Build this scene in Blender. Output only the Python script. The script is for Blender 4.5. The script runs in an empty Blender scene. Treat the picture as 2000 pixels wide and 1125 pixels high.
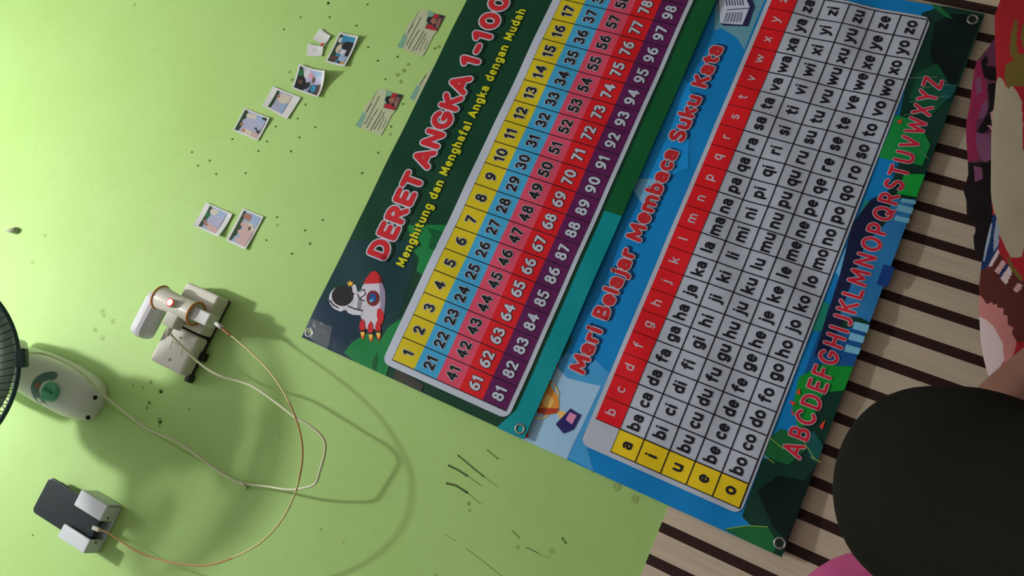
import bpy, bmesh, math, random
from mathutils import Vector, Matrix
random.seed(7)
scene = bpy.context.scene
COL = scene.collection

# ---------------------------------------------------------------- camera
CAM = Vector((-0.0153088, -1.3835110, 0.5105638))
AX = Vector((0.40389195, 0.26298901, -0.87358091))      # camera right
AY = Vector((0.90030037, -0.26935633, 0.33516156))      # camera up
AZ = Vector((-0.14784098, -0.92616244, -0.34692043))    # camera back
FPX = 1600.7681
cd = bpy.data.cameras.new('camera')
cam = bpy.data.objects.new('camera', cd)
COL.objects.link(cam)
cd.sensor_width = 36.0
cd.lens = FPX * 36.0 / 2000.0
cd.clip_start = 0.02
cam.matrix_world = Matrix(((AX.x, AY.x, AZ.x, CAM.x), (AX.y, AY.y, AZ.y, CAM.y),
                           (AX.z, AY.z, AZ.z, CAM.z), (0, 0, 0, 1)))
scene.camera = cam

# ---------------------------------------------------------------- light, world, exposure
world = bpy.data.worlds.new('world')
scene.world = world
world.use_nodes = True
world.node_tree.nodes['Background'].inputs[0].default_value = (1.0, 0.98, 0.93, 1)
world.node_tree.nodes['Background'].inputs[1].default_value = 0.05
ld = bpy.data.lights.new('ceiling_bulb', 'POINT')
ld.energy = 86.0
ld.shadow_soft_size = 0.045
ld.color = (1.0, 0.97, 0.985)
lamp = bpy.data.objects.new('ceiling_bulb', ld)
lamp.location = (-0.48, -1.07, 2.95)
COL.objects.link(lamp)
vs = scene.view_settings
vs.view_transform = 'Standard'
vs.look = 'None'
vs.gamma = 1.0
vs.use_curve_mapping = False
vs.exposure = 0.0


def W(u, v, y=0.0):
    """Where the line of sight through photo point (u, v) meets the upright plane at depth y."""
    d = AX * ((u - 1000.0) / FPX) + AY * ((562.5 - v) / FPX) - AZ
    return CAM + d * ((y - CAM.y) / d.y)


# ---------------------------------------------------------------- materials
def lin(c):
    c /= 255.0
    return c / 12.92 if c <= 0.04045 else ((c + 0.055) / 1.055) ** 2.4


def alb(r, g, b, white=185, top=0.56):
    """Albedo of a colour read beside a white that reads `white`."""
    k = top / lin(white)
    return tuple(min(0.95, lin(c) * k) for c in (r, g, b))


MATS = {}


def mat(name, c, rough=0.55, spec=0.3, metal=0.0, bump=0.0, bscale=60.0, vary=0.0, vscale=20.0,
        emit=None, estr=0.0, coat=0.0, alpha=1.0):
    if name in MATS:
        return MATS[name]
    m = bpy.data.materials.new(name)
    m.use_nodes = True
    nt = m.node_tree
    p = nt.nodes['Principled BSDF']
    p.inputs['Base Color'].default_value = (*c, 1)
    p.inputs['Roughness'].default_value = rough
    p.inputs['Specular IOR Level'].default_value = spec
    p.inputs['Metallic'].default_value = metal
    p.inputs['Coat Weight'].default_value = coat
    p.inputs['Alpha'].default_value = alpha
    if emit:
        p.inputs['Emission Color'].default_value = (*emit, 1)
        p.inputs['Emission Strength'].default_value = estr
    tc = None
    if bump or vary:
        tc = nt.nodes.new('ShaderNodeTexCoord')
    if vary:
        n = nt.nodes.new('ShaderNodeTexNoise')
        n.inputs['Scale'].default_value = vscale
        n.inputs['Detail'].default_value = 4
        nt.links.new(tc.outputs['Object'], n.inputs['Vector'])
        mr = nt.nodes.new('ShaderNodeMapRange')
        mr.inputs['From Min'].default_value = 0.3
        mr.inputs['From Max'].default_value = 0.7
        mr.inputs['To Min'].default_value = 1 - vary
        mr.inputs['To Max'].default_value = 1 + vary
        nt.links.new(n.outputs['Fac'], mr.inputs['Value'])
        mx = nt.nodes.new('ShaderNodeMix')
        mx.data_type = 'RGBA'
        mx.blend_type = 'MULTIPLY'
        mx.inputs['Factor'].default_value = 1
        mx.inputs[6].default_value = (*c, 1)
        nt.links.new(mr.outputs['Result'], mx.inputs[7])
        nt.links.new(mx.outputs[2], p.inputs['Base Color'])
    if bump:
        n = nt.nodes.new('ShaderNodeTexNoise')
        n.inputs['Scale'].default_value = bscale
        n.inputs['Detail'].default_value = 3
        nt.links.new(tc.outputs['Object'], n.inputs['Vector'])
        b = nt.nodes.new('ShaderNodeBump')
        b.inputs['Strength'].default_value = bump
        b.inputs['Distance'].default_value = 0.004
        nt.links.new(n.outputs['Fac'], b.inputs['Height'])
        nt.links.new(b.outputs['Normal'], p.inputs['Normal'])
    MATS[name] = m
    return m


def vinyl(name, c):
    return mat('vinyl_' + name, c, rough=0.40, spec=0.20, bump=0.35, bscale=14.0)


# ---------------------------------------------------------------- mesh helpers
def link(name, bm, mats, parent=None, smooth=False, bevel=0.0, subsurf=0):
    me = bpy.data.meshes.new(name)
    bm.normal_update()
    bm.to_mesh(me)
    bm.free()
    for m in (mats if isinstance(mats, (list, tuple)) else [mats]):
        me.materials.append(m)
    if smooth:
        for p in me.polygons:
            p.use_smooth = True
    o = bpy.data.objects.new(name, me)
    COL.objects.link(o)
    if parent is not None:
        o.parent = parent
        o.matrix_parent_inverse = parent.matrix_world.inverted()
    if bevel:
        md = o.modifiers.new('bevel', 'BEVEL')
        md.width = bevel
        md.segments = 3
        md.limit_method = 'ANGLE'
    if subsurf:
        md = o.modifiers.new('subsurf', 'SUBSURF')
        md.levels = subsurf
        md.render_levels = subsurf
    return o


def tag(o, label=None, cat=None, group=None, kind=None):
    if label:
        o['label'] = label
    if cat:
        o['category'] = cat
    if group:
        o['group'] = group
    if kind:
        o['kind'] = kind
    return o


def empty(name, loc, label, cat, group=None):
    o = bpy.data.objects.new(name, None)
    o.empty_display_size = 0.02
    o.location = loc
    COL.objects.link(o)
    o.matrix_world = Matrix.Translation(Vector(loc))
    return tag(o, label, cat, group)


def box(bm, x0, x1, y0, y1, z0, z1, mi=0, M=None):
    co = [(x0, y0, z0), (x1, y0, z0), (x1, y1, z0), (x0, y1, z0),
          (x0, y0, z1), (x1, y0, z1), (x1, y1, z1), (x0, y1, z1)]
    vs_ = [bm.verts.new(M @ Vector(c) if M else c) for c in co]
    for f in ((0, 3, 2, 1), (4, 5, 6, 7), (0, 1, 5, 4), (1, 2, 6, 5), (2, 3, 7, 6), (3, 0, 4, 7)):
        bm.faces.new([vs_[i] for i in f]).material_index = mi
    return vs_


def tube(bm, pts, r, sides=8, mi=0, cap=True, radii=None):
    pts = [Vector(p) for p in pts]
    rings = []
    up = None
    for i, p in enumerate(pts):
        a = pts[max(0, i - 1)]
        b = pts[min(len(pts) - 1, i + 1)]
        t = (b - a).normalized()
        if up is None:
            up = t.orthogonal().normalized()
        else:
            up = (up - t * up.dot(t))
            up = up.normalized() if up.length > 1e-6 else t.orthogonal().normalized()
        s = t.cross(up)
        rr = radii[i] if radii else r
        rings.append([bm.verts.new(p + (up * math.cos(k * 2 * math.pi / sides) + s * math.sin(k * 2 * math.pi / sides)) * rr)
                      for k in range(sides)])
    for i in range(len(rings) - 1):
        for k in range(sides):
            f = bm.faces.new((rings[i][k], rings[i][(k + 1) % sides], rings[i + 1][(k + 1) % sides], rings[i + 1][k]))
            f.material_index = mi if not callable(mi) else mi(i)
            f.smooth = True
    if cap:
        for rg in (rings[0][::-1], rings[-1]):
            f = bm.faces.new(rg)
            f.material_index = mi if not callable(mi) else mi(0)
    return rings


def spline(P, n=8):
    """Catmull-Rom through the points."""
    P = [Vector(p) for p in P]
    out = []
    for i in range(len(P) - 1):
        p0 = P[max(0, i - 1)]; p1 = P[i]; p2 = P[i + 1]; p3 = P[min(len(P) - 1, i + 2)]
        for k in range(n):
            t = k / n
            out.append(0.5 * ((2 * p1) + (p2 - p0) * t + (2 * p0 - 5 * p1 + 4 * p2 - p3) * t * t
                              + (3 * p1 - p0 - 3 * p2 + p3) * t ** 3))
    out.append(P[-1])
    return out


def disc(bm, c, nrm, r, depth, sides=24, mi=0):
    """A short cylinder whose face looks along nrm."""
    nrm = Vector(nrm).normalized()
    u = nrm.orthogonal().normalized()
    w = nrm.cross(u)
    c = Vector(c)
    A = [bm.verts.new(c + (u * math.cos(k * 2 * math.pi / sides) + w * math.sin(k * 2 * math.pi / sides)) * r) for k in range(sides)]
    B = [bm.verts.new(v.co + nrm * depth) for v in A]
    for k in range(sides):
        bm.faces.new((A[k], A[(k + 1) % sides], B[(k + 1) % sides], B[k])).material_index = mi
    bm.faces.new(B).material_index = mi
    bm.faces.new(A[::-1]).material_index = mi


def inside(p, poly):
    x, y = p
    c = False
    j = len(poly) - 1
    for i in range(len(poly)):
        xi, yi = poly[i]
        xj, yj = poly[j]
        if (yi > y) != (yj > y) and x < (xj - xi) * (y - yi) / (yj - yi) + xi:
            c = not c
        j = i
    return c


# ---------------------------------------------------------------- room shell
ZP = 0.63                                    # top of the striped wall covering
wall_m = bpy.data.materials.new('green_wall_paint')
wall_m.use_nodes = True
nt = wall_m.node_tree
p = nt.nodes['Principled BSDF']
p.inputs['Roughness'].default_value = 0.58
p.inputs['Specular IOR Level'].default_value = 0.28
tc = nt.nodes.new('ShaderNodeTexCoord')
n1 = nt.nodes.new('ShaderNodeTexNoise'); n1.inputs['Scale'].default_value = 5.0; n1.inputs['Detail'].default_value = 6
n2 = nt.nodes.new('ShaderNodeTexNoise'); n2.inputs['Scale'].default_value = 34.0; n2.inputs['Detail'].default_value = 5
r1 = nt.nodes.new('ShaderNodeValToRGB')
r1.color_ramp.elements[0].position = 0.35; r1.color_ramp.elements[0].color = (0.395, 0.630, 0.185, 1)
r1.color_ramp.elements[1].position = 0.70; r1.color_ramp.elements[1].color = (0.418, 0.660, 0.215, 1)
r2 = nt.nodes.new('ShaderNodeValToRGB')
r2.color_ramp.elements[0].position = 0.28; r2.color_ramp.elements[0].color = (0.96, 0.96, 0.94, 1)
r2.color_ramp.elements[1].position = 0.45; r2.color_ramp.elements[1].color = (1, 1, 1, 1)
mx = nt.nodes.new('ShaderNodeMix'); mx.data_type = 'RGBA'; mx.blend_type = 'MULTIPLY'; mx.inputs['Factor'].default_value = 1
bp = nt.nodes.new('ShaderNodeBump'); bp.inputs['Strength'].default_value = 0.12; bp.inputs['Distance'].default_value = 0.004
for n in (n1, n2):
    nt.links.new(tc.outputs['Object'], n.inputs['Vector'])
nt.links.new(n1.outputs['Fac'], r1.inputs['Fac'])
nt.links.new(n2.outputs['Fac'], r2.inputs['Fac'])
nt.links.new(r1.outputs['Color'], mx.inputs[6])
nt.links.new(r2.outputs['Color'], mx.inputs[7])
nt.links.new(mx.outputs[2], p.inputs['Base Color'])
nt.links.new(n1.outputs['Fac'], bp.inputs['Height'])
nt.links.new(bp.outputs['Normal'], p.inputs['Normal'])

X0, X1, Y0, ZC = -1.7, 1.45, -2.6, 3.22


def structure(name, dims, m):
    bm = bmesh.new()
    box(bm, *dims)
    return tag(link(name, bm, m), kind='structure')


wall_back = structure('wall_back', (X0 - 0.1, X1 + 0.1, 0.0, 0.1, 0.0, ZC), wall_m)
pale_wall = mat('side_wall_pale', (0.42, 0.40, 0.42), rough=0.7)
structure('wall_left', (X0 - 0.1, X0, Y0, 0.0, 0.0, ZC), pale_wall)
structure('wall_right', (X1, X1 + 0.1, Y0, 0.0, 0.0, ZC), mat('side_wall_dark', (0.34, 0.30, 0.28), rough=0.8))
structure('wall_front', (X0 - 0.1, X1 + 0.1, Y0 - 0.1, Y0, 0.0, ZC), pale_wall)
structure('ceiling', (X0 - 0.1, X1 + 0.1, Y0, 0.1, ZC, ZC + 0.08), mat('ceiling_white', (0.66, 0.64, 0.67), rough=0.8))
structure('floor', (X0 - 0.1, X1 + 0.1, Y0, 0.1, -0.08, 0.0), mat('floor_tile', (0.26, 0.235, 0.21), rough=0.5, vary=0.15, vscale=6))

# striped wall covering along the foot of the wall
wp = bpy.data.materials.new('striped_wall_covering')
wp.use_nodes = True
nt = wp.node_tree
p = nt.nodes['Principled BSDF']
p.inputs['Roughness'].default_value = 0.6
p.inputs['Specular IOR Level'].default_value = 0.25
tc = nt.nodes.new('ShaderNodeTexCoord')
sx = nt.nodes.new('ShaderNodeSeparateXYZ')
nt.links.new(tc.outputs['Object'], sx.inputs[0])


def mth(op, a, b):
    n = nt.nodes.new('ShaderNodeMath'); n.operation = op
    for i, q in enumerate((a, b)):
        if isinstance(q, (int, float)):
            n.inputs[i].default_value = q
        else:
            nt.links.new(q, n.inputs[i])
    return n.outputs[0]


PER = 0.0537
ph = mth('SUBTRACT', sx.outputs['X'], 0.3595 - 0.0163 / 2 - 40 * PER)
ph = mth('MODULO', ph, PER)
dark = mth('LESS_THAN', ph, 0.0163)
mp = nt.nodes.new('ShaderNodeMapping'); mp.inputs['Scale'].default_value = (160, 160, 6)
nt.links.new(tc.outputs['Object'], mp.inputs['Vector'])
gn = nt.nodes.new('ShaderNodeTexNoise'); gn.inputs['Scale'].default_value = 1.0; gn.inputs['Detail'].default_value = 4
nt.links.new(mp.outputs['Vector'], gn.inputs['Vector'])
rp = nt.nodes.new('ShaderNodeValToRGB')
rp.color_ramp.elements[0].position = 0.3; rp.color_ramp.elements[0].color = (0.59, 0.505, 0.36, 1)
rp.color_ramp.elements[1].position = 0.7; rp.color_ramp.elements[1].color = (0.70, 0.60, 0.44, 1)
nt.links.new(gn.outputs['Fac'], rp.inputs['Fac'])
mx = nt.nodes.new('ShaderNodeMix'); mx.data_type = 'RGBA'
nt.links.new(dark, mx.inputs['Factor'])
nt.links.new(rp.outputs['Color'], mx.inputs[6])
mx.inputs[7].default_value = (0.035, 0.016, 0.013, 1)
nt.links.new(mx.outputs[2], p.inputs['Base Color'])
bm = bmesh.new()
box(bm, X0, X1, -0.0012, -0.0001, 0.0, ZP)
tag(link('trim_1', bm, wp), kind='structure')

# ---------------------------------------------------------------- stroke lettering (rounded pen strokes)
def arc(cx, cy, rx, ry, a0, a1, n=None):
    n = n or max(4, int(abs(a1 - a0) / 24))
    return [(cx + rx * math.cos(math.radians(a0 + (a1 - a0) * k / n)), cy + ry * math.sin(math.radians(a0 + (a1 - a0) * k / n)))
            for k in range(n + 1)]


L_ = lambda *p: list(p)
G = {
    'a': (0.46, [arc(.21, .15, .15, .13, 0, 360, 14), arc(.21, .34, .16, .15, 150, 0) + [(.37, .02)]]),
    'b': (0.48, [L_((.07, .70), (.07, .02)), arc(.24, .25, .17, .23, 0, 360, 16)]),
    'c': (0.40, [arc(.24, .25, .18, .23, 50, 310)]),
    'd': (0.48, [L_((.41, .70), (.41, .02)), arc(.24, .25, .17, .23, 0, 360, 16)]),
    'e': (0.46, [[(.08, .26), (.40, .26)] + arc(.24, .25, .17, .23, 0, 310, 15)]),
    'f': (0.32, [arc(.26, .56, .12, .14, 70, 180) + [(.14, .02)], L_((.03, .46), (.28, .46))]),
    'g': (0.48, [arc(.24, .25, .17, .23, 0, 360, 16), [(.41, .46), (.41, -.04)] + arc(.24, -.04, .17, .15, 0, -140)]),
    'h': (0.48, [L_((.07, .70), (.07, .02)), arc(.235, .30, .165, .18, 180, 0) + [(.40, .02)]]),
    'i': (0.16, [L_((.08, .47), (.08, .02)), L_((.08, .665), (.08, .67))]),
    'j': (0.18, [[(.12, .47), (.12, -.08)] + arc(.02, -.08, .10, .11, 0, -90), L_((.12, .665), (.12, .67))]),
    'k': (0.46, [L_((.07, .70), (.07, .02)), L_((.38, .47), (.10, .24)), L_((.18, .30), (.40, .02))]),
    'l': (0.15, [L_((.075, .70), (.075, .02))]),
    'm': (0.74, [L_((.07, .48), (.07, .02)), arc(.22, .31, .15, .17, 180, 0) + [(.37, .02)], arc(.52, .31, .15, .17, 180, 0) + [(.67, .02)]]),
    'n': (0.48, [L_((.07, .48), (.07, .02)), arc(.235, .30, .165, .18, 180, 0) + [(.40, .02)]]),
    'o': (0.48, [arc(.24, .25, .18, .23, 0, 360, 18)]),
    'p': (0.48, [L_((.07, .48), (.07, -.20)), arc(.24, .25, .17, .23, 0, 360, 16)]),
    'q': (0.48, [L_((.41, .48), (.41, -.20)), arc(.24, .25, .17, .23, 0, 360, 16)]),
    'r': (0.33, [L_((.07, .48), (.07, .02)), arc(.235, .30, .165, .18, 180, 75)]),
    's': (0.38, [arc(.19, .36, .13, .12, 30, 200) + arc(.19, .13, .14, .12, 100, -150)]),
    't': (0.32, [[(.14, .62), (.14, .14)] + arc(.25, .14, .11, .12, 180, 280), L_((.03, .46), (.28, .46))]),
    'u': (0.48, [[(.07, .47), (.07, .19)] + arc(.235, .19, .165, .17, 180, 360), L_((.40, .47), (.40, .02))]),
    'v': (0.44, [L_((.04, .47), (.22, .03), (.40, .47))]),
    'w': (0.68, [L_((.04, .47), (.18, .03), (.34, .44), (.50, .03), (.64, .47))]),
    'x': (0.44, [L_((.05, .47), (.39, .02)), L_((.39, .47), (.05, .02))]),
    'y': (0.44, [L_((.04, .47), (.23, .05)), L_((.40, .47), (.18, -.10), (.06, -.19))]),
    'z': (0.40, [L_((.05, .46), (.35, .46), (.05, .03), (.36, .03))]),
    'A': (0.62, [L_((.05, .02), (.31, .69), (.57, .02)), L_((.14, .22), (.48, .22))]),
    'B': (0.52, [[(.08, .02), (.08, .68)] + [(.24, .68)] + arc(.25, .525, .16, .155, 80, -90) + [(.08, .37)],
                 [(.10, .37), (.27, .37)] + arc(.28, .195, .18, .175, 85, -90) + [(.08, .02)]]),
    'C': (0.56, [arc(.32, .35, .26, .33, 45, 315)]),
    'D': (0.60, [[(.08, .02), (.08, .68), (.22, .68)] + arc(.24, .35, .29, .33, 85, -85) + [(.08, .02)]]),
    'E': (0.48, [L_((.43, .68), (.08, .68), (.08, .02), (.43, .02)), L_((.08, .36), (.38, .36))]),
    'F': (0.46, [L_((.42, .68), (.08, .68), (.08, .02)), L_((.08, .36), (.36, .36))]),
    'G': (0.62, [arc(.32, .35, .26, .33, 45, 340) + [(.56, .32), (.36, .32)]]),
    'H': (0.58, [L_((.08, .68), (.08, .02)), L_((.50, .68), (.50, .02)), L_((.08, .36), (.50, .36))]),
    'I': (0.18, [L_((.09, .68), (.09, .02))]),
    'J': (0.36, [[(.28, .68), (.28, .18)] + arc(.14, .18, .14, .16, 0, -120)]),
    'K': (0.54, [L_((.08, .68), (.08, .02)), L_((.46, .68), (.10, .33)), L_((.20, .42), (.49, .02))]),
    'L': (0.44, [L_((.08, .68), (.08, .02), (.40, .02))]),
    'M': (0.72, [L_((.07, .02), (.11, .68), (.36, .16), (.61, .68), (.65, .02))]),
    'N': (0.60, [L_((.08, .02), (.08, .68), (.52, .02), (.52, .68))]),
    'O': (0.66, [arc(.33, .35, .27, .33, 0, 360, 22)]),
    'P': (0.50, [[(.08, .02), (.08, .68), (.24, .68)] + arc(.25, .49, .18, .19, 85, -90) + [(.08, .30)]]),
    'Q': (0.66, [arc(.33, .35, .27, .33, 0, 360, 22), L_((.36, .20), (.58, -.03))]),
    'R': (0.54, [[(.08, .02), (.08, .68), (.24, .68)] + arc(.25, .50, .18, .18, 85, -90) + [(.08, .32)], L_((.26, .32), (.48, .02))]),
    'S': (0.50, [arc(.25, .51, .18, .17, 40, 200) + arc(.25, .19, .19, .17, 95, -150)]),
    'T': (0.52, [L_((.04, .68), (.48, .68)), L_((.26, .68), (.26, .02))]),
    'U': (0.58, [[(.08, .68), (.08, .23)] + arc(.29, .23, .21, .21, 180, 360) + [(.50, .68)]]),
    'V': (0.56, [L_((.05, .68), (.28, .03), (.51, .68))]),
    'W': (0.82, [L_((.05, .68), (.22, .03), (.41, .62), (.60, .03), (.77, .68))]),
    'X': (0.54, [L_((.06, .68), (.48, .02)), L_((.48, .68), (.06, .02))]),
    'Y': (0.52, [L_((.05, .68), (.26, .36), (.47, .68)), L_((.26, .36), (.26, .02))]),
    'Z': (0.52, [L_((.06, .68), (.46, .68), (.06, .02), (.47, .02))]),
    '0': (0.54, [arc(.27, .35, .20, .33, 0, 360, 20)]),
    '1': (0.34, [L_((.06, .55), (.21, .68), (.21, .02)), ]),
    '2': (0.50, [arc(.25, .49, .18, .19, 165, -30) + [(.09, .03), (.44, .03)]]),
    '3': (0.48, [arc(.22, .52, .17, .16, 150, -85) , arc(.22, .20, .20, .18, 85, -150)]),
    '4': (0.54, [L_((.37, .02), (.37, .68), (.06, .21), (.49, .21))]),
    '5': (0.48, [[(.41, .68), (.13, .68), (.11, .38)] + arc(.23, .22, .20, .20, 110, -150)]),
    '6': (0.52, [arc(.27, .21, .19, .19, 0, 360, 18), [(.40, .67)] + arc(.36, .22, .28, .44, 125, 175)]),
    '7': (0.46, [L_((.06, .67), (.41, .67), (.18, .02))]),
    '8': (0.50, [arc(.25, .52, .15, .155, 0, 360, 16), arc(.25, .195, .19, .175, 0, 360, 18)]),
    '9': (0.52, [arc(.25, .48, .19, .19, 0, 360, 18), [(.12, .03)] + arc(.16, .47, .28, .44, -55, -5)]),
    '-': (0.32, [L_((.06, .28), (.27, .28))]),
    ' ': (0.24, []),
}
STEM = 0.0


def text_width(s, gap=0.06):
    return sum(G[c][0] + gap for c in s) - gap


def text_strokes(s, gap=0.06):
    x = 0.0
    out = []
    for c in s:
        w, st = G[c]
        for pl in st:
            out.append([(x + a, b) for a, b in pl])
        x += w + gap
    return out, x - gap


def stroke(bm, P, pts, r, h, mi=0, caps=8):
    """A round-ended pen stroke laid on a surface; P maps flat (x, z, h) to the surface."""
    pts = [p for i, p in enumerate(pts) if i == 0 or (abs(p[0] - pts[i - 1][0]) + abs(p[1] - pts[i - 1][1])) > 1e-7]
    n = len(pts)
    closed = n > 3 and abs(pts[0][0] - pts[-1][0]) + abs(pts[0][1] - pts[-1][1]) < 1e-6

    def dot(c):
        bm.faces.new([bm.verts.new(P(c[0] + r * math.cos(2 * math.pi * k / caps), c[1] + r * math.sin(2 * math.pi * k / caps), h))
                      for k in range(caps)]).material_index = mi
    if n == 1:
        dot(pts[0])
        return
    dirs = []
    for i in range(n - 1):
        dx, dz = pts[i + 1][0] - pts[i][0], pts[i + 1][1] - pts[i][1]
        l = math.hypot(dx, dz)
        dirs.append((dx / l, dz / l))
    for i in range(n - 1):
        d = dirs[i]
        nn = (-d[1], d[0])
        def edge(j):
            o = None
            if 0 <= j < n - 1 and j > 0:
                o = (dirs[j - 1], dirs[j])
            elif closed and (j == 0 or j == n - 1):
                o = (dirs[-1], dirs[0])
            if o and o[0][0] * o[1][0] + o[0][1] * o[1][1] > 0.72:
                mxx, mzz = -(o[0][1] + o[1][1]), o[0][0] + o[1][0]
                l = math.hypot(mxx, mzz)
                mxx, mzz = mxx / l, mzz / l
                k = r / max(0.5, mxx * nn[0] + mzz * nn[1])
                return (mxx * k, mzz * k)
            return (nn[0] * r, nn[1] * r)
        ea, eb = edge(i), edge(i + 1)
        a, b = pts[i], pts[i + 1]
        q = [(a[0] - ea[0], a[1] - ea[1]), (b[0] - eb[0], b[1] - eb[1]), (b[0] + eb[0], b[1] + eb[1]), (a[0] + ea[0], a[1] + ea[1])]
        ln = math.hypot(b[0] - a[0], b[1] - a[1])
        k = max(1, int(ln / 0.009) + 1)
        for s in range(k):
            t0, t1 = s / k, (s + 1) / k
            f = [(q[0][0] + (q[1][0] - q[0][0]) * t0, q[0][1] + (q[1][1] - q[0][1]) * t0),
                 (q[0][0] + (q[1][0] - q[0][0]) * t1, q[0][1] + (q[1][1] - q[0][1]) * t1),
                 (q[3][0] + (q[2][0] - q[3][0]) * t1, q[3][1] + (q[2][1] - q[3][1]) * t1),
                 (q[3][0] + (q[2][0] - q[3][0]) * t0, q[3][1] + (q[2][1] - q[3][1]) * t0)]
            bm.faces.new([bm.verts.new(P(c[0], c[1], h)) for c in f]).material_index = mi
    for i in range(n):
        if 0 < i < n - 1:
            d0, d1 = dirs[i - 1], dirs[i]
            if d0[0] * d1[0] + d0[1] * d1[1] > 0.72:
                continue
        elif closed and dirs[-1][0] * dirs[0][0] + dirs[-1][1] * dirs[0][1] > 0.72:
            continue
        dot(pts[i])


def lay(bm, P, s, x0, z0, sx, sz, r, h, mi=0, gap=0.06, slope=0.0):
    st, w = text_strokes(s, gap)
    for pl in st:
        stroke(bm, P, [(x0 + a * sx, z0 + b * sz + slope * a * sx) for a, b in pl], r, h, mi)


# ---------------------------------------------------------------- flat print shapes
def grid_rect(bm, P, x0, x1, z0, z1, h, mi=0, step=0.009):
    nx = max(1, math.ceil((x1 - x0) / step))
    nz = max(1, math.ceil((z1 - z0) / step))
    V = [[bm.verts.new(P(x0 + (x1 - x0) * i / nx, z0 + (z1 - z0) * j / nz, h)) for i in range(nx + 1)] for j in range(nz + 1)]
    for j in range(nz):
        for i in range(nx):
            bm.faces.new((V[j][i], V[j][i + 1], V[j + 1][i + 1], V[j + 1][i])).material_index = mi


def flat_poly(bm, P, poly, h, mi=0, step=0.009, clip=None):
    """A flat polygon (x, z) cut to the step grid so that it follows the surface."""
    b2 = bmesh.new()
    vs2 = [b2.verts.new((x, z, 0)) for x, z in poly]
    f = b2.faces.new(vs2)
    bmesh.ops.triangulate(b2, faces=[f])
    xs = [q[0] for q in poly]; zs = [q[1] for q in poly]

    def cut(co, no, clear=False):
        g = b2.verts[:] + b2.edges[:] + b2.faces[:]
        bmesh.ops.bisect_plane(b2, geom=g, dist=1e-6, plane_co=co, plane_no=no, clear_outer=clear)
    if clip:
        cut((clip[0], 0, 0), (-1, 0, 0), True); cut((clip[1], 0, 0), (1, 0, 0), True)
        cut((0, clip[2], 0), (0, -1, 0), True); cut((0, clip[3], 0), (0, 1, 0), True)
        xs = [max(clip[0], min(clip[1], q)) for q in xs]; zs = [max(clip[2], min(clip[3], q)) for q in zs]
    x = math.ceil(min(xs) / step) * step
    while x < max(xs):
        cut((x, 0, 0), (1, 0, 0)); x += step
    z = math.ceil(min(zs) / step) * step
    while z < max(zs):
        cut((0, z, 0), (0, 1, 0)); z += step
    M = {}
    for v in b2.verts:
        M[v] = bm.verts.new(P(v.co.x, v.co.y, h))
    for f in b2.faces:
        try:
            bm.faces.new([M[v] for v in f.verts]).material_index = mi
        except ValueError:
            pass
    b2.free()


def rrect(x0, x1, z0, z1, r, n=5):
    out = []
    for cx, cz, a in ((x1 - r, z1 - r, 0), (x0 + r, z1 - r, 90), (x0 + r, z0 + r, 180), (x1 - r, z0 + r, 270)):
        out += [(cx + r * math.cos(math.radians(a + 90 * k / n)), cz + r * math.sin(math.radians(a + 90 * k / n))) for k in range(n + 1)]
    return out


def ell(cx, cz, rx, rz, n=18, a=0.0):
    c, s = math.cos(a), math.sin(a)
    return [(cx + rx * math.cos(2 * math.pi * k / n) * c - rz * math.sin(2 * math.pi * k / n) * s,
             cz + rx * math.cos(2 * math.pi * k / n) * s + rz * math.sin(2 * math.pi * k / n) * c) for k in range(n)]


def px(*L):
    """Photo points laid on the wall as (x, z)."""
    out = []
    for u, v in L:
        q = W(u, v, 0)
        out.append((q.x, q.z))
    return out


class Ink:
    """Collects printed shapes; one mesh with one material slot per ink colour."""
    def __init__(self, P):
        self.P = P; self.bm = bmesh.new(); self.m = []

    def i(self, m):
        if m not in self.m:
            self.m.append(m)
        return self.m.index(m)

    def rect(self, x0, x1, z0, z1, h, m):
        grid_rect(self.bm, self.P, x0, x1, z0, z1, h, self.i(m))

    def poly(self, pts, h, m, clip=None):
        flat_poly(self.bm, self.P, pts, h, self.i(m), clip=clip)

    def line(self, pts, r, h, m):
        stroke(self.bm, self.P, pts, r, h, self.i(m))

    def text(self, s, x0, z0, sx, sz, r, h, m, gap=0.06, slope=0.0):
        lay(self.bm, self.P, s, x0, z0, sx, sz, r, h, self.i(m), gap, slope)

    def done(self, name, parent, label=None):
        o = link(name, self.bm, self.m, parent)
        if label:
            o['label'] = label
        return o


H = 0.00028                                 # one layer of ink


def eyelet(P, x, z, parent, m, hole_m, R=0.0078, r=0.0019):
    bm = bmesh.new()
    n = 24
    rings = []
    for k in range(n):
        a = 2 * math.pi * k / n
        ring = []
        for j in range(8):
            b = 2 * math.pi * j / 8
            q = R + r * math.cos(b)
            ring.append(bm.verts.new(P(x + q * math.cos(a), z + q * math.sin(a), 0.0012 + 0.6 * r * math.sin(b))))
        rings.append(ring)
    for k in range(n):
        for j in range(8):
            f = bm.faces.new((rings[k][j], rings[(k + 1) % n][j], rings[(k + 1) % n][(j + 1) % 8], rings[k][(j + 1) % 8]))
            f.smooth = True
    c = [bm.verts.new(P(x + (R - r) * math.cos(2 * math.pi * k / n), z + (R - r) * math.sin(2 * math.pi * k / n), 0.0006)) for k in range(n)]
    bm.faces.new(c).material_index = 1
    return link('eyelet', bm, [m, hole_m], parent)


steel = mat('eyelet_steel', (0.30, 0.32, 0.28), rough=0.42, metal=0.8)
hole_dark = mat('eyelet_hole_dark', (0.02, 0.02, 0.02), rough=0.8)
hole_green = mat('eyelet_hole_green', (0.34, 0.50, 0.15), rough=0.6)

# ================================================================ banner with the numbers 1-100
BX0, BX1, BZ0, BZ1 = -0.0315, 0.955, 0.8915, 1.3815
T1 = -0.0040
ct, st_ = math.cos(T1), math.sin(T1)


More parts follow.
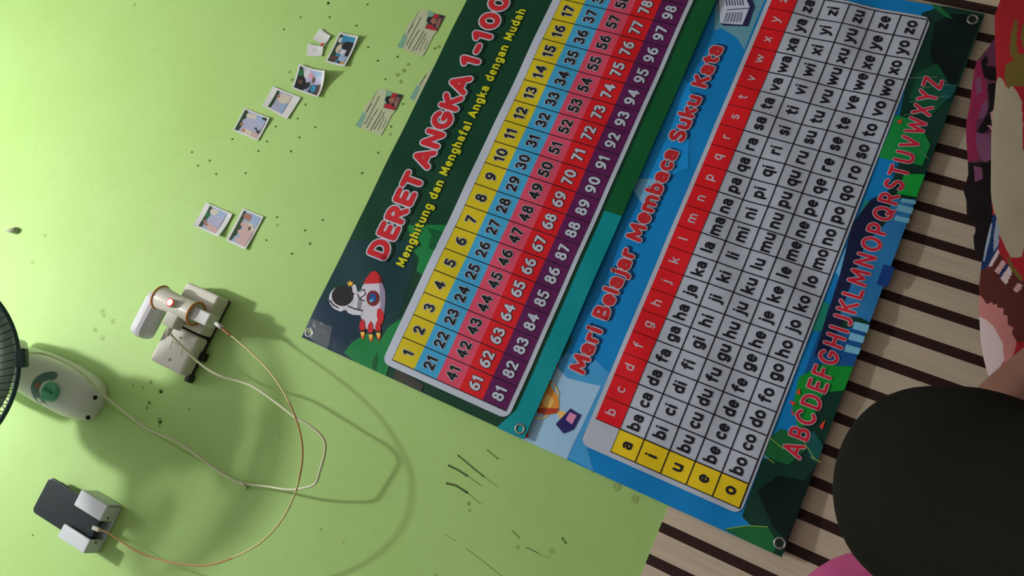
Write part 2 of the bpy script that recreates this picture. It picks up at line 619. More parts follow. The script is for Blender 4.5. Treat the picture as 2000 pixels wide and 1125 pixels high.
def P1(x, z, h):
    t = (BZ1 - z) / (BZ1 - BZ0)
    y = 0.0035 + 0.0065 * t
    y += 0.0009 * math.sin(x * 23 + z * 9) + 0.0006 * math.sin(x * 41 - z * 33 + 1.2) + 0.0005 * math.sin(z * 38 + 2 * math.sin(x * 13))
    ex = max(0.0, 0.03 - (x - BX0)) / 0.03
    y -= 0.003 * ex * ex * (1 - t * 0.5)
    y = max(y, 0.0015)
    return (x * ct - (z - BZ1) * st_, -(y + h), BZ1 + x * st_ + (z - BZ1) * ct)


white1 = vinyl('white', (0.54, 0.60, 0.70))
blk = vinyl('black', (0.012, 0.012, 0.016))
red_t = vinyl('title_red', alb(206, 44, 52, 200))
banner1 = empty('number_banner', (BX0, 0, BZ0), 'green vinyl banner printed with the numbers 1 to 100, upper of two wall banners', 'banner', 'learning banners on the green wall')
k = Ink(P1)
g_dark = vinyl('deep_green', alb(10, 62, 40, 190))
g_navy = vinyl('deep_navy', alb(24, 52, 72, 195))
g_tealdk = vinyl('dark_teal', alb(18, 58, 60, 190))
g_leaf = vinyl('leaf_green', alb(18, 125, 62, 190))
g_leaf2 = vinyl('leaf_shade', alb(8, 90, 48, 190))
g_teal = vinyl('teal', alb(0, 135, 140, 180))
g_trunk = vinyl('trunk_brown', alb(62, 60, 52, 185))
k.rect(BX0, BX1, BZ0, BZ1, 0, g_dark)
c1 = (BX0, BX1, BZ0, BZ1)
k.poly(px((560, 640), (660, 470), (800, 470), (812, 520), (770, 660), (700, 720)) , H, g_tealdk, c1)
k.poly(px((580, 650), (625, 585), (700, 600), (716, 650), (700, 690), (690, 720), (600, 690)), 2 * H, g_navy, c1)
k.poly(px((672, 690), (690, 668), (725, 648), (742, 668), (760, 640), (786, 622), (770, 690), (752, 745), (735, 735)), 3 * H, g_leaf, c1)
k.poly(px((732, 668), (738, 690), (730, 705), (728, 735), (735, 735), (740, 700)), 4 * H, g_leaf2, c1)
k.poly(px((798, 440), (872, 440), (880, 470), (862, 500), (830, 540), (815, 530), (820, 505), (808, 490), (826, 480), (798, 452)), 3 * H, g_leaf, c1)
k.poly(px((835, 445), (845, 460), (838, 485), (850, 490), (872, 455)), 4 * H, g_leaf2, c1)
k.poly(px((770, 740), (776, 720), (830, 752), (826, 765)), 4 * H, g_trunk, c1)
k.poly(px((760, 732), (1000, 850), (1000, 862), (740, 745)), 2 * H, g_tealdk, c1)
k.rect(BX0, 0.398, BZ0, 0.9255, 3 * H, g_teal)
k.rect(0.398, BX1, BZ0, 0.9255, 3 * H, vinyl('band_green', alb(8, 84, 44, 175)))
k.poly([(BX0, 0.92), (BX0, 0.945), (0.01, 0.925)], 3 * H, g_teal, c1)
k.done('sheet', banner1)
# rounded white panel, coloured cells and the numbers
GX, GZ, CW, CH = 0.0, 1.1836, 0.046, 0.04846
k = Ink(P1)
k.poly(rrect(-0.0125, 0.9325, 0.9325, 1.2015, 0.016), 4 * H, white1)
rows = [vinyl('row_yellow', alb(214, 196, 32, 195)), vinyl('row_blue', alb(62, 160, 205, 185)), vinyl('row_pink', alb(206, 74, 100, 185)),
        vinyl('row_red', alb(206, 24, 32, 185)), vinyl('row_purple', alb(92, 26, 84, 185))]
for j in range(5):
    k.rect(GX, GX + 20 * CW, GZ - (j + 1) * CH, GZ - j * CH, 5 * H, rows[j])
grid_dk = vinyl('grid_dark', (0.015, 0.012, 0.02))
for i in range(21):
    k.line([(GX + i * CW, GZ), (GX + i * CW, GZ - 5 * CH)], 0.0009, 6 * H, grid_dk)
k.line([(GX, GZ), (GX + 20 * CW, GZ)], 0.0003, 6 * H, grid_dk)
k.line([(GX, GZ - 5 * CH), (GX + 20 * CW, GZ - 5 * CH)], 0.0003, 6 * H, grid_dk)
k.done('number_grid', banner1)
k = Ink(P1)
for j in range(5):
    for i in range(20):
        s = str(j * 20 + i + 1)
        hh = 0.0196 / 0.70
        w = text_width(s, 0.12) * hh * 0.90
        x = GX + (i + 0.5) * CW - w / 2
        z = GZ - (j + 0.5) * CH - 0.0096
        ink, out = (blk, white1) if j < 3 else (white1, blk)
        k.text(s, x, z, hh * 0.90, hh, 0.0033, 7 * H, out, 0.12)
        k.text(s, x, z, hh * 0.90, hh, 0.00225, 8 * H, ink, 0.12)
k.done('number_lettering', banner1)


def fit_text(k, s, x0, x1, z0, cap, layers, gap=0.06, z1=None):
    sx = (x1 - x0) / text_width(s, gap)
    slope = 0 if z1 is None else (z1 - z0) / (x1 - x0)
    for r, h, m, dx, dz in layers:
        k.text(s, x0 + dx, z0 + dz, sx, cap / 0.70, r, h, m, gap, slope)


k = Ink(P1)
for word, xa, xb in (('DERET', 0.1665, 0.3475), ('ANGKA', 0.3655, 0.5705), ('1-100', 0.5930, 0.7600)):
    fit_text(k, word, xa, xb, 1.2915, 0.0358,
             [(0.0104, 4 * H, vinyl('shadow_green', alb(4, 40, 26, 190)), 0.003, -0.004), (0.0086, 5 * H, white1, 0, 0), (0.0057, 6 * H, red_t, 0, 0)], 0.12)
k.done('title_lettering', banner1)
k = Ink(P1)
fit_text(k, 'Menghitung dan Menghafal Angka dengan Mudah', 0.1675, 0.741, 1.2455, 0.0175,
         [(0.0030, 4 * H, vinyl('shadow_green', (0, 0, 0)), 0.001, -0.001), (0.00185, 5 * H, vinyl('subtitle_yellow', alb(205, 205, 30, 190)), 0, 0)], 0.17)
k.done('subtitle_lettering', banner1)

# rocket and astronaut picture
k = Ink(P1)
rk_w = vinyl('rocket_white', alb(205, 202, 215, 195)); rk_s = vinyl('rocket_lilac', alb(150, 140, 165, 195))
rk_r = vinyl('rocket_red', alb(200, 40, 45, 195)); rk_d = vinyl('rocket_brown', alb(120, 30, 30, 195))
rk_b = vinyl('rocket_blue', alb(30, 80, 150, 195)); rk_y = vinyl('flame_yellow', alb(235, 200, 80, 195)); rk_o = vinyl('flame_orange', alb(225, 100, 50, 195))
vis = vinyl('visor_black', alb(38, 38, 36, 195)); sui = vinyl('suit_white', alb(210, 212, 222, 195)); sus = vinyl('suit_grey', alb(140, 140, 155, 195))


def q(*L):
    return px(*[(620 + a / 6.25, 520 + b / 6.25) for a, b in L])


k.poly(q((555, 260), (580, 222), (800, 212), (835, 300), (845, 400), (830, 580), (790, 700), (750, 770), (600, 770), (555, 690), (535, 610), (530, 420)), 3 * H, rk_w)
k.poly(q((770, 215), (805, 212), (838, 300), (845, 400), (830, 580), (800, 640), (780, 540), (775, 350)), 4 * H, rk_s)
k.poly(q((575, 225), (610, 150), (660, 90), (705, 65), (750, 90), (790, 150), (812, 212), (700, 222)), 4 * H, rk_r)
k.poly(q((770, 130), (812, 212), (770, 215), (760, 150)), 5 * H, rk_d)
k.poly(q(*[(690 + 80 * math.cos(a * 0.35), 400 + 95 * math.sin(a * 0.35)) for a in range(18)]), 5 * H, rk_d)
k.poly(q(*[(688 + 45 * math.cos(a * 0.35), 395 + 55 * math.sin(a * 0.35)) for a in range(18)]), 6 * H, rk_b)
k.poly(q((645, 430), (700, 400), (690, 440), (655, 450)), 7 * H, vinyl('window_glint', alb(110, 180, 215, 195)))
k.poly(q((745, 530), (780, 520), (820, 570), (825, 640), (800, 720), (760, 690), (735, 620)), 5 * H, rk_r)
for cx, cy in ((555, 740), (655, 770), (750, 750)):
    k.poly(q((cx - 28, cy - 40), (cx, cy - 95), (cx + 28, cy - 60), (cx + 38, cy + 20), (cx + 28, cy + 45), (cx - 28, cy + 45), (cx - 34, cy)), 6 * H, rk_r)
    k.poly(q((cx - 28, cy + 45), (cx + 34, cy + 45), (cx + 34, cy + 66), (cx - 24, cy + 66)), 7 * H, vis)
    k.poly(q((cx - 22, cy + 68), (cx + 32, cy + 68), (cx + 36, cy + 110), (cx + 10, cy + 165), (cx - 14, cy + 120)), 6 * H, rk_o)
    k.poly(q((cx - 20, cy + 68), (cx + 30, cy + 68), (cx + 26, cy + 100), (cx + 6, cy + 130), (cx - 12, cy + 100)), 7 * H, rk_y)
k.poly(q((430, 250), (455, 225), (480, 240), (500, 320), (470, 345), (440, 330)), 4 * H, sui)
k.poly(q((420, 380), (490, 330), (560, 285), (640, 310), (655, 350), (640, 420), (600, 470), (560, 520), (480, 540), (400, 500)), 4 * H, sui)
k.poly(q((510, 400), (560, 430), (540, 530), (490, 530)), 5 * H, sus)
k.line(q((500, 345), (520, 400), (590, 435)), 0.0009, 6 * H, vis)
k.line(q((520, 320), (580, 290), (600, 350), (530, 400)), 0.0008, 6 * H, vis)
k.poly(q((360, 530), (400, 510), (480, 535), (560, 560), (545, 605), (440, 600), (380, 575)), 5 * H, sui)
k.line(q((385, 495), (470, 530), (560, 550)), 0.0012, 6 * H, vis)
k.poly(q(*[(300 + 148 * math.cos(a * 0.2618), 405 + 150 * math.sin(a * 0.2618)) for a in range(24)]), 5 * H, sui)
k.poly(q(*[(318 + 132 * math.cos(a * 0.2618), 370 + 125 * math.sin(a * 0.2618)) for a in range(24)]), 6 * H, vis)
k.line(q((165, 430), (200, 480), (270, 520)), 0.0012, 7 * H, vis)
k.poly(q(*[(297 + 40 * math.cos(a * 0.4), 530 + 33 * math.sin(a * 0.4)) for a in range(16)]), 7 * H, sui)
k.poly(q(*[(412 + (46 if a % 2 else 24) * math.cos(a * 0.628 + 0.2), 222 + (42 if a % 2 else 22) * math.sin(a * 0.628 + 0.2)) for a in range(10)]), 7 * H, vinyl('star_yellow', alb(225, 180, 60, 195)))
k.done('astronaut_picture', banner1, 'printed astronaut sitting on a white and red rocket')
for x, z in ((-0.0175, 1.3705), (-0.0180, 0.9055)):
    eyelet(P1, x, z, banner1, steel, hole_green)
# clear tape over the top corner
bm = bmesh.new()
flat_poly(bm, P1, px((598, 655), (606, 622), (652, 640), (640, 690)), 0.0030)
link('tape', bm, mat('clear_tape', (0.6, 0.65, 0.6), rough=0.12, spec=0.6, alpha=0.16, bump=0.8, bscale=90), banner1)

# ================================================================ banner with the syllables
CX0, CX1, CZ0, CZ1 = -0.0345, 0.9315, 0.4465, 0.945


def P2(x, z, h):
    t = (CZ1 - z) / (CZ1 - CZ0)
    y = 0.0022 + 0.002 * t + 0.0028 * min(1.0, max(0.0, t - 0.12) * 4) + 0.011 * max(0.0, t - 0.62) ** 1.6 * 3.2
    a = min(1.0, max(0.0, t - 0.12) * 4)
    y += a * (0.0012 * math.sin(x * 27 - z * 12) + 0.0007 * math.sin(x * 52 + z * 31 + 0.7) + 0.0011 * math.sin(z * 46 + 3 * math.sin(x * 9))
              + (0.35 + 0.65 * min(1.0, max(0.0, x))) * 0.0011 * math.sin(z * 58 - x * 34 + 1.5 * math.sin(x * 15 + z * 8)))
    ex = max(0.0, 0.03 - (x - CX0)) / 0.03
    y -= 0.002 * ex * ex * (1 - t)
    y = max(y, 0.0016)
    return (x, -(y + h), z)


banner2 = empty('syllable_banner', (CX0, 0, CZ0), 'blue vinyl banner printed with a syllable table and the alphabet, lower of two wall banners', 'banner', 'learning banners on the green wall')
c2 = (CX0, CX1, CZ0, CZ1)
k = Ink(P2)
sky = vinyl('sky_blue', alb(10, 116, 178, 165))
sky_p = vinyl('sky_pale', alb(140, 178, 205, 168)); sky_m = vinyl('sky_mid', alb(60, 140, 190, 168))
k.rect(CX0, CX1, CZ0, CZ1, 0, sky)
k.rect(CX0, 0.02, CZ0, 0.482, 0.5 * H, vinyl('jungle_dark', alb(8, 36, 28, 125)))
k.rect(0.015, CX1, CZ0, 0.490, 0.5 * H, vinyl('jungle_dark', alb(8, 36, 28, 125)))
k.poly(px((1020, 850), (1060, 720), (1100, 690), (1160, 700), (1200, 740), (1170, 800), (1140, 850), (1160, 920), (1100, 890)), H, sky_m, c2)
k.poly(px((1020, 860), (1050, 750), (1085, 715), (1110, 740), (1150, 750), (1175, 755), (1140, 830), (1120, 870), (1105, 905)), 2 * H, sky_p, c2)
k.poly(px((1232, 362), (1262, 330), (1290, 320), (1280, 380), (1255, 400)), H, vinyl('bubble_pale', alb(95, 150, 185, 150)), c2)
k.poly(px((1395, 60), (1400, -10), (1500, -10), (1470, 60), (1455, 100), (1440, 75), (1410, 55)), H, vinyl('bubble_teal', alb(75, 120, 135, 140)), c2)
k.poly(px((1240, 350), (1262, 318), (1300, 200), (1330, 150), (1350, 165), (1345, 330), (1300, 350)), 2 * H, vinyl('sky_light', alb(16, 120, 182, 150)), c2)
tl = vinyl('pot_green', alb(30, 95, 95, 168)); orr = vinyl('pot_red', alb(190, 60, 45, 168))
k.poly(px((1085, 690), (1105, 640), (1115, 650), (1118, 670), (1100, 700)), 3 * H, tl, c2)
k.poly(px((1080, 715), (1090, 690), (1092, 712), (1088, 720)), 4 * H, orr, c2)
k.poly(px((1020, 858), (1025, 843), (1033, 848), (1032, 855)), 4 * H, orr, c2)
# jungle and town along the foot
leafs = [(vinyl('jungle_dark', alb(8, 36, 28, 125)), ((1450, 1010), (1490, 900), (1545, 880), (1580, 890), (1595, 930), (1560, 1070), (1545, 1100), (1480, 1040))),
         (vinyl('jungle_black', alb(4, 16, 16, 125)), ((1480, 960), (1520, 930), (1570, 940), (1600, 905), (1640, 840), (1600, 960), (1555, 1095), (1540, 1060), (1510, 1030))),
         (vinyl('jungle_leaf', alb(20, 84, 44, 150)), ((1415, 1035), (1440, 1030), (1470, 1028), (1500, 1030), (1520, 1062), (1510, 1082), (1470, 1065))),
         (vinyl('jungle_leaf', (0, 0, 0)), ((1495, 890), (1500, 860), (1525, 840), (1560, 850), (1575, 880), (1540, 910), (1510, 900))),
         (vinyl('jungle_teal', alb(14, 66, 66, 140)), ((1570, 850), (1590, 845), (1612, 880), (1600, 910), (1580, 895))),
         (vinyl('grass_green', alb(12, 112, 36, 140)), ((1548, 800), (1560, 740), (1600, 715), (1670, 715), (1660, 770), (1630, 770), (1590, 820), (1560, 840))),
         (vinyl('jungle_dark', (0, 0, 0)), ((1610, 770), (1660, 765), (1640, 830), (1600, 835), (1590, 800))),
         (vinyl('town_blue', alb(14, 62, 110, 135)), ((1570, 735), (1600, 650), (1700, 640), (1690, 700), (1672, 720), (1600, 715))),
         (vinyl('town_navy', alb(14, 20, 44, 130)), ((1590, 700), (1640, 540), (1665, 440), (1700, 395), (1735, 380), (1720, 440), (1700, 480), (1640, 640), (1620, 690))),
         (vinyl('town_mid', alb(28, 84, 126, 125)), ((1640, 620), (1690, 480), (1730, 440), (1740, 395), (1790, 395), (1750, 500), (1706, 640), (1680, 625))),
         (vinyl('town_light', alb(70, 125, 158, 125)), ((1632, 535), (1650, 490), (1690, 475), (1680, 510), (1650, 560))),
         (vinyl('town_green', alb(20, 100, 84, 130)), ((1585, 650), (1605, 590), (1620, 597), (1605, 650))),
         (vinyl('town_green', (0, 0, 0)), ((1670, 440), (1690, 395), (1702, 400), (1690, 440))),
         (vinyl('grass_right', alb(10, 84, 36, 110)), ((1715, 310), (1735, 265), (1748, 230), (1790, 240), (1815, 290), (1800, 330), (1740, 318))),
         (vinyl('grass_bright', alb(14, 105, 36, 112)), ((1765, 345), (1808, 347), (1795, 392), (1750, 385))),
         (vinyl('jungle_dark', (0, 0, 0)), ((1755, 235), (1765, 190), (1800, 30), (1850, 15), (1920, 30), (1850, 230), (1812, 350), (1795, 290), (1780, 250))),
         (vinyl('jungle_black', (0, 0, 0)), ((1815, 110), (1825, 50), (1860, 35), (1915, 40), (1860, 190), (1845, 190), (1830, 170))),
         (vinyl('jungle_leaf', (0, 0, 0)), ((1815, 12), (1830, 15), (1860, 45), (1845, 40), (1830, 28))),
         (vinyl('jungle_deep', alb(10, 52, 34, 115)), ((1775, 200), (1790, 150), (1830, 130), (1850, 165), (1850, 200), (1820, 230), (1800, 215))),
         (vinyl('jungle_teal', (0, 0, 0)), ((1830, 170), (1868, 172), (1855, 200), (1838, 205)))]
for n, (m, poly) in enumerate(leafs):
    k.poly(px(*poly), (1 + (n % 5)) * H, m, c2)
vein = vinyl('leaf_vein', alb(120, 150, 60, 150))
for a in (((1493, 892), (1512, 906)), ((1505, 858), (1532, 880)), ((1420, 1034), (1460, 1028), (1500, 1030)), ((1584, 895), (1603, 905)), ((1560, 850), (1592, 900))):
    k.line(px(*a), 0.0006, 6 * H, vein)
vein2 = vinyl('leaf_vein_dim', alb(70, 95, 75, 115))
for a in (((1760, 160), (1830, 158)), ((1790, 180), (1855, 172)), ((1775, 205), (1850, 195)), ((1765, 230), (1800, 228)), ((1795, 298), (1812, 318))):
    k.line(px(*a), 0.0005, 6 * H, vein2)
pet = vinyl('petal_red', alb(180, 50, 35, 140))
for a in (((1555, 770), (1562, 760), (1563, 775)), ((1542, 785), (1556, 790), (1548, 795)), ((1600, 835), (1612, 822), (1606, 842)), ((1750, 243), (1762, 238), (1758, 248)), ((1545, 800), (1553, 815), (1547, 812))):
    k.poly(px(*a), 6 * H, pet)
win = vinyl('town_window', alb(80, 130, 150, 125)); winf = vinyl('town_frame', alb(14, 40, 90, 125))
for a in (((1668, 632), (1697, 640), (1692, 655), (1664, 646)), ((1660, 653), (1688, 662), (1684, 675), (1656, 667)), ((1652, 676), (1680, 685), (1676, 697), (1648, 690)),
          ((1753, 405), (1783, 412), (1778, 424), (1748, 417)), ((1748, 426), (1776, 433), (1772, 442), (1744, 436)), ((1760, 393), (1788, 398), (1786, 405), (1757, 401))):
    k.poly(px(*a), 6 * H, win)
k.poly(px((1724, 522), (1746, 528), (1732, 566), (1711, 560)), 6 * H, winf)
# trophy
tg = vinyl('trophy_gold', alb(205, 135, 55, 170)); tgl = vinyl('trophy_pale', alb(225, 175, 95, 170)); tr = vinyl('trophy_red', alb(160, 60, 35, 170))
tb = vinyl('trophy_navy', alb(38, 34, 92, 170)); tpk = vinyl('trophy_pink', alb(196, 130, 165, 170))


def t2(*L):
    return px(*[(1000 + a / 6.25, 680 + b / 6.25) for a, b in L])


k.poly(t2((285, 720), (350, 560), (420, 400), (480, 470), (540, 560), (580, 640), (580, 740), (560, 790), (500, 815), (400, 820), (320, 790)), 4 * H, tg, c2)
k.poly(t2((360, 640), (440, 560), (520, 640), (480, 740), (400, 720)), 5 * H, tgl, c2)
k.poly(t2((310, 740), (580, 740), (560, 800), (400, 820), (320, 800)), 5 * H, tr, c2)
k.poly(t2((430, 390), (470, 395), (500, 430), (430, 480), (380, 560), (340, 590), (380, 480)), 5 * H, orr, c2)
k.line(t2((470, 440), (500, 430), (545, 490), (575, 560), (565, 600)), 0.0011, 6 * H, tgl)
k.line(t2((250, 820), (310, 860), (380, 860), (440, 830)), 0.0011, 6 * H, tgl)
k.poly(t2((560, 790), (590, 770), (670, 790), (640, 860), (590, 880)), 5 * H, tgl, c2)
k.poly(t2((540, 935), (720, 745), (820, 810), (855, 820), (760, 1000), (640, 1050), (620, 1030)), 6 * H, tb, c2)
k.poly(t2((665, 880), (715, 790), (800, 830), (740, 940)), 7 * H, tpk, c2)
# open book
bk = vinyl('book_navy', alb(28, 28, 62, 140)); pg = vinyl('book_page', alb(150, 160, 172, 140)); gl = vinyl('book_line', alb(90, 95, 115, 140))


def b2(*L):
    return px(*[(1230 + a / 6.25, b / 6.25) for a, b in L])


k.poly(b2((1110, 290), (1080, -40), (1480, -60), (1530, 100), (1500, 180), (1450, 335), (1150, 320)), 4 * H, bk, c2)
k.poly(b2((1110, 290), (1090, -40), (1400, -60), (1470, 100), (1380, 315)), 5 * H, pg, c2)
k.line(b2((1195, 128), (1480, 118)), 0.0009, 6 * H, bk)
for i in range(6):
    k.line(b2((1195 + i * 35, 170), (1160 + i * 38, 275)), 0.0016, 6 * H, gl)
for i in range(7):
    k.line(b2((1180 + i * 33, -10), (1195 + i * 33, 75)), 0.0009, 6 * H, bk)
k.done('sheet', banner2)

VX, SX, SW, TZ, RH = 0.0070, 0.0475, 0.04062, 0.7927, 0.04407
white2 = vinyl('white', (0, 0, 0))
k = Ink(P2)
k.poly(rrect(-0.0015, 0.9060, 0.5235, 0.8005, 0.014), 6 * H, white2)
hred = vinyl('header_red', alb(196, 24, 32, 165)); vyel = vinyl('vowel_yellow', alb(205, 180, 26, 165))
cons = 'bcdfghjklmnpqrstvwxyz'
k.rect(SX, SX + 21 * SW, TZ - RH, TZ, 7 * H, hred)
k.rect(VX, SX, TZ - 6 * RH, TZ - RH, 7 * H, vyel)
hline = vinyl('header_line', alb(90, 10, 16, 165))
for i in range(22):
    x = SX + i * SW
    k.line([(x, TZ), (x, TZ - RH)], 0.0007, 8 * H, hline)
    k.line([(x, TZ - RH), (x, TZ - 6 * RH)], 0.00105, 8 * H, grid_dk)
k.line([(VX, TZ - RH), (VX, TZ - 6 * RH)], 0.0008, 8 * H, grid_dk)
for j in range(1, 7):
    k.line([(VX, TZ - j * RH), (SX + 21 * SW, TZ - j * RH)], 0.0010 if j > 1 else 0.0004, 8 * H, grid_dk)
k.done('syllable_grid', banner2)
k = Ink(P2)
txt = vinyl('text_black', (0.015, 0.015, 0.022)); hw = vinyl('header_white', alb(176, 160, 170, 165))


def cell_text(s, xc, zc, size, r, m, gap=0.09):
    w = text_width(s, gap) * size
    k.text(s, xc - w / 2, zc, size, size, r, 9 * H, m, gap)


for i, c in enumerate(cons):
    cell_text(c, SX + (i + 0.5) * SW, TZ - 0.62 * RH, 0.0235, 0.00135, hw)
for j, v in enumerate('aiueo'):
    zb = TZ - (j + 1.66) * RH
    cell_text(v, (VX + SX) / 2, zb, 0.0265, 0.0020, txt)
    for i, c in enumerate(cons):
        cell_text(c + v, SX + (i + 0.5) * SW, zb, 0.0265, 0.0020, txt)
k.done('syllable_lettering', banner2)
k = Ink(P2)
fit_text(k, 'Mari Belajar Membaca Suku Kata', 0.1085, 0.764, 0.8435, 0.0245,
         [(0.0062, 2 * H, vinyl('shadow_blue', alb(8, 56, 104, 165)), 0.004, -0.004), (0.0055, 7 * H, white2, 0, 0), (0.0037, 8 * H, red_t, 0, 0)], 0.11)
k.done('title_lettering', banner2)
k = Ink(P2)
fit_text(k, 'ABCDEFGHIJKLMNOPQRSTUVWXYZ', 0.1135, 0.7945, 0.4715, 0.0275,
         [(0.0037, 7 * H, vinyl('abc_pale', alb(140, 128, 136, 140)), 0, 0), (0.0022, 8 * H, vinyl('abc_red', alb(160, 22, 40, 140)), 0, 0)], 0.20)
k.done('alphabet_lettering', banner2)
for x, z in ((-0.0165, 0.4560), (0.9165, 0.4615)):
    eyelet(P2, x, z, banner2, steel, hole_dark)

# ================================================================ wall marks (dirt specks, scuffs and a thin dark line on the paint)
bm = bmesh.new()
mk = [mat('mark_dark', (0.10, 0.14, 0.035), rough=0.8), mat('mark_mid', (0.24, 0.36, 0.09), rough=0.7), mat('mark_soft', (0.33, 0.49, 0.13), rough=0.6)]


def Pw(x, z, h):
    return (x, -h, z)


def blot(u, v, r, mi):
    c = px((u, v))[0]
    n = 9
    bm.faces.new([bm.verts.new((c[0] + r * random.uniform(.6, 1.2) * math.cos(6.283 * i / n), -0.0004, c[1] + r * random.uniform(.6, 1.2) * math.sin(6.283 * i / n))) for i in range(n)]).material_index = mi


dots = [(630, 12), (803, 17), (508, 73), (755, 110), (435, 126), (806, 205), (935, 247), (848, 265), (530, 458), (495, 520), (398, 555), (573, 557), (208, 610),
        (503, 602), (465, 663), (360, 620), (322, 662), (30, 667), (108, 704), (56, 727), (136, 763), (266, 760), (405, 953), (605, 966), (528, 1012), (357, 1055),
        (550, 1070), (470, 1115), (907, 555), (960, 455), (882, 347), (1100, 210), (850, 670), (780, 760), (636, 73)]
for a, b in dots:
    blot(360 + a / 2.25, b / 2.25, 0.0032, 1)
    blot(360 + a / 2.25 + .5, b / 2.25 + .3, 0.0017, 0)
for u, v, r, mi in ((198, 607, .006, 2), (200, 616, .005, 2), (218, 628, .006, 2), (183, 645, .006, 2), (198, 660, .006, 2), (312, 764, .006, 1), (313, 766, .003, 0), (293, 747, .005, 1), (278, 757, .003, 1),
                    (258, 753, .003, 1), (290, 787, .004, 1), (290, 788, .002, 0), (285, 797, .004, 1), (310, 822, .006, 1), (311, 826, .003, 0), (368, 800, .003, 1), (570, 155, .005, 1), (565, 140, .004, 1),
                    (783, 158, .005, 1), (776, 145, .005, 1), (788, 137, .005, 1), (797, 125, .004, 1), (762, 262, .003, 1), (857, 90, .004, 1), (640, 5, .004, 1), (260, 8, .005, 2), (85, 460, .004, 2),
                    (62, 512, .005, 2), (915, 985, .004, 1), (917, 998, .003, 1), (1078, 1078, .005, 2), (1010, 1070, .004, 2), (1190, 930, .008, 2), (1205, 950, .009, 2), (1240, 975, .008, 2), (1160, 915, .008, 2),
                    (62, 1046, .002, 0), (545, 850, .002, 1), (358, 848, .002, 1), (310, 832, .002, 0), (540, 440, .003, 1), (625, 1035, .002, 1), (850, 1125, .004, 2), (670, 1060, .003, 2)):
    blot(u, v, r, mi)
for pts, r, mi in ((((894, 890), (905, 899), (925, 916), (945, 932)), .0013, 0), (((945, 932), (972, 952)), .0006, 1), (((876, 910), (893, 918), (912, 930)), .0017, 0), (((912, 930), (940, 950)), .0008, 1),
                   (((872, 945), (890, 949), (912, 963)), .0019, 0), (((912, 963), (938, 985)), .0008, 1), (((952, 880), (972, 897)), .0016, 1), (((866, 1044), (890, 1058)), .0006, 1), (((910, 1072), (950, 1103), (990, 1135)), .0006, 1),
                   (((1000, 1038), (1014, 1052)), .0012, 1), (((1028, 1070), (1052, 1082)), .0007, 0), (((1098, 1052), (1105, 1062)), .0018, 1), (((1052, 1084), (1075, 1091)), .0005, 1),
                   (((192, 785), (230, 807), (280, 837), (340, 872), (400, 906)), .0006, 1)):  # last entry: thin dark line running down from the fan bracket
    stroke(bm, Pw, px(*pts), r, 0.0004, mi)
tag(link('wall_marks', bm, mk, wall_back), kind='stuff', label='dark specks, scuffs and a thin dark line on the green paint')

bm = bmesh.new()
c = W(19, 449, -0.012)
tube(bm, [W(28, 450, 0), W(26, 450, -0.006), W(18, 450, -0.010), W(7, 451, -0.012)], 0.005, 10, radii=[0.0085, 0.0075, 0.005, 0.0012])
tag(link('wall_nail', bm, mat('nail_grey', (0.36, 0.41, 0.28), rough=0.6), smooth=True), 'small grey nail stub sticking out of the bare wall above the photo prints', 'nail')

# ================================================================ photo prints and cards on the wall
paper = mat('photo_paper', (0.66, 0.68, 0.66), rough=0.45, spec=0.35)


def sheet_map(quad, curl, base=0.0012):
    """quad: photo points of top-left, top-right, bottom-right, bottom-left as the sheet hangs; curl lifts each corner (m)."""
    Q = px(*quad)

    def F(u, v, h):
        x = (Q[0][0] * (1 - u) + Q[1][0] * u) * (1 - v) + (Q[3][0] * (1 - u) + Q[2][0] * u) * v
        z = (Q[0][1] * (1 - u) + Q[1][1] * u) * (1 - v) + (Q[3][1] * (1 - u) + Q[2][1] * u) * v
        y = base
        for i, (a, b) in enumerate(((0, 0), (1, 0), (1, 1), (0, 1))):
            d = max(0.0, 1 - math.hypot(u - a, v - b) / 0.95)
            y += curl[i] * d * d
        return (x, -(y + h), z)
    return F


def paper_sheet(F, m, parent, name, n=10, thick=0.00035):
    bm = bmesh.new()
    A = [[bm.verts.new(F(i / n, j / n, 0)) for i in range(n + 1)] for j in range(n + 1)]
    B = [[bm.verts.new(F(i / n, j / n, thick)) for i in range(n + 1)] for j in range(n + 1)]
    for j in range(n):
        for i in range(n):
            bm.faces.new((A[j][i], A[j][i + 1], A[j + 1][i + 1], A[j + 1][i]))
            bm.faces.new((B[j][i], B[j + 1][i], B[j + 1][i + 1], B[j][i + 1]))
    for i in range(n):
        bm.faces.new((A[0][i], B[0][i], B[0][i + 1], A[0][i + 1]))
        bm.faces.new((A[n][i + 1], B[n][i + 1], B[n][i], A[n][i]))
        bm.faces.new((A[i + 1][0], B[i + 1][0], B[i][0], A[i][0]))
        bm.faces.new((A[i][n], B[i][n], B[i + 1][n], A[i + 1][n]))
    return link(name, bm, m, parent)


def ph(name, r, g, b):
    return mat('photo_' + name, alb(r, g, b, 205), rough=0.35, spec=0.35)


pg_green = ph('leaf', 46, 72, 44); pg_dk = ph('dark', 34, 38, 44); pg_bl = ph('blue', 150, 178, 205); pg_sky = ph('sky', 60, 140, 180)
pg_lil = ph('lilac', 170, 175, 200); pg_cream = ph('cream', 208, 200, 180); pg_skin = ph('skin', 165, 115, 95); pg_pink = ph('pink', 200, 170, 165); pg_br = ph('brown', 96, 72, 62)
pg_rose = ph('rose', 205, 150, 170); pg_gold = ph('gold', 200, 150, 60); pg_wh = ph('white', 205, 208, 212); pg_grn2 = ph('green', 20, 110, 60)


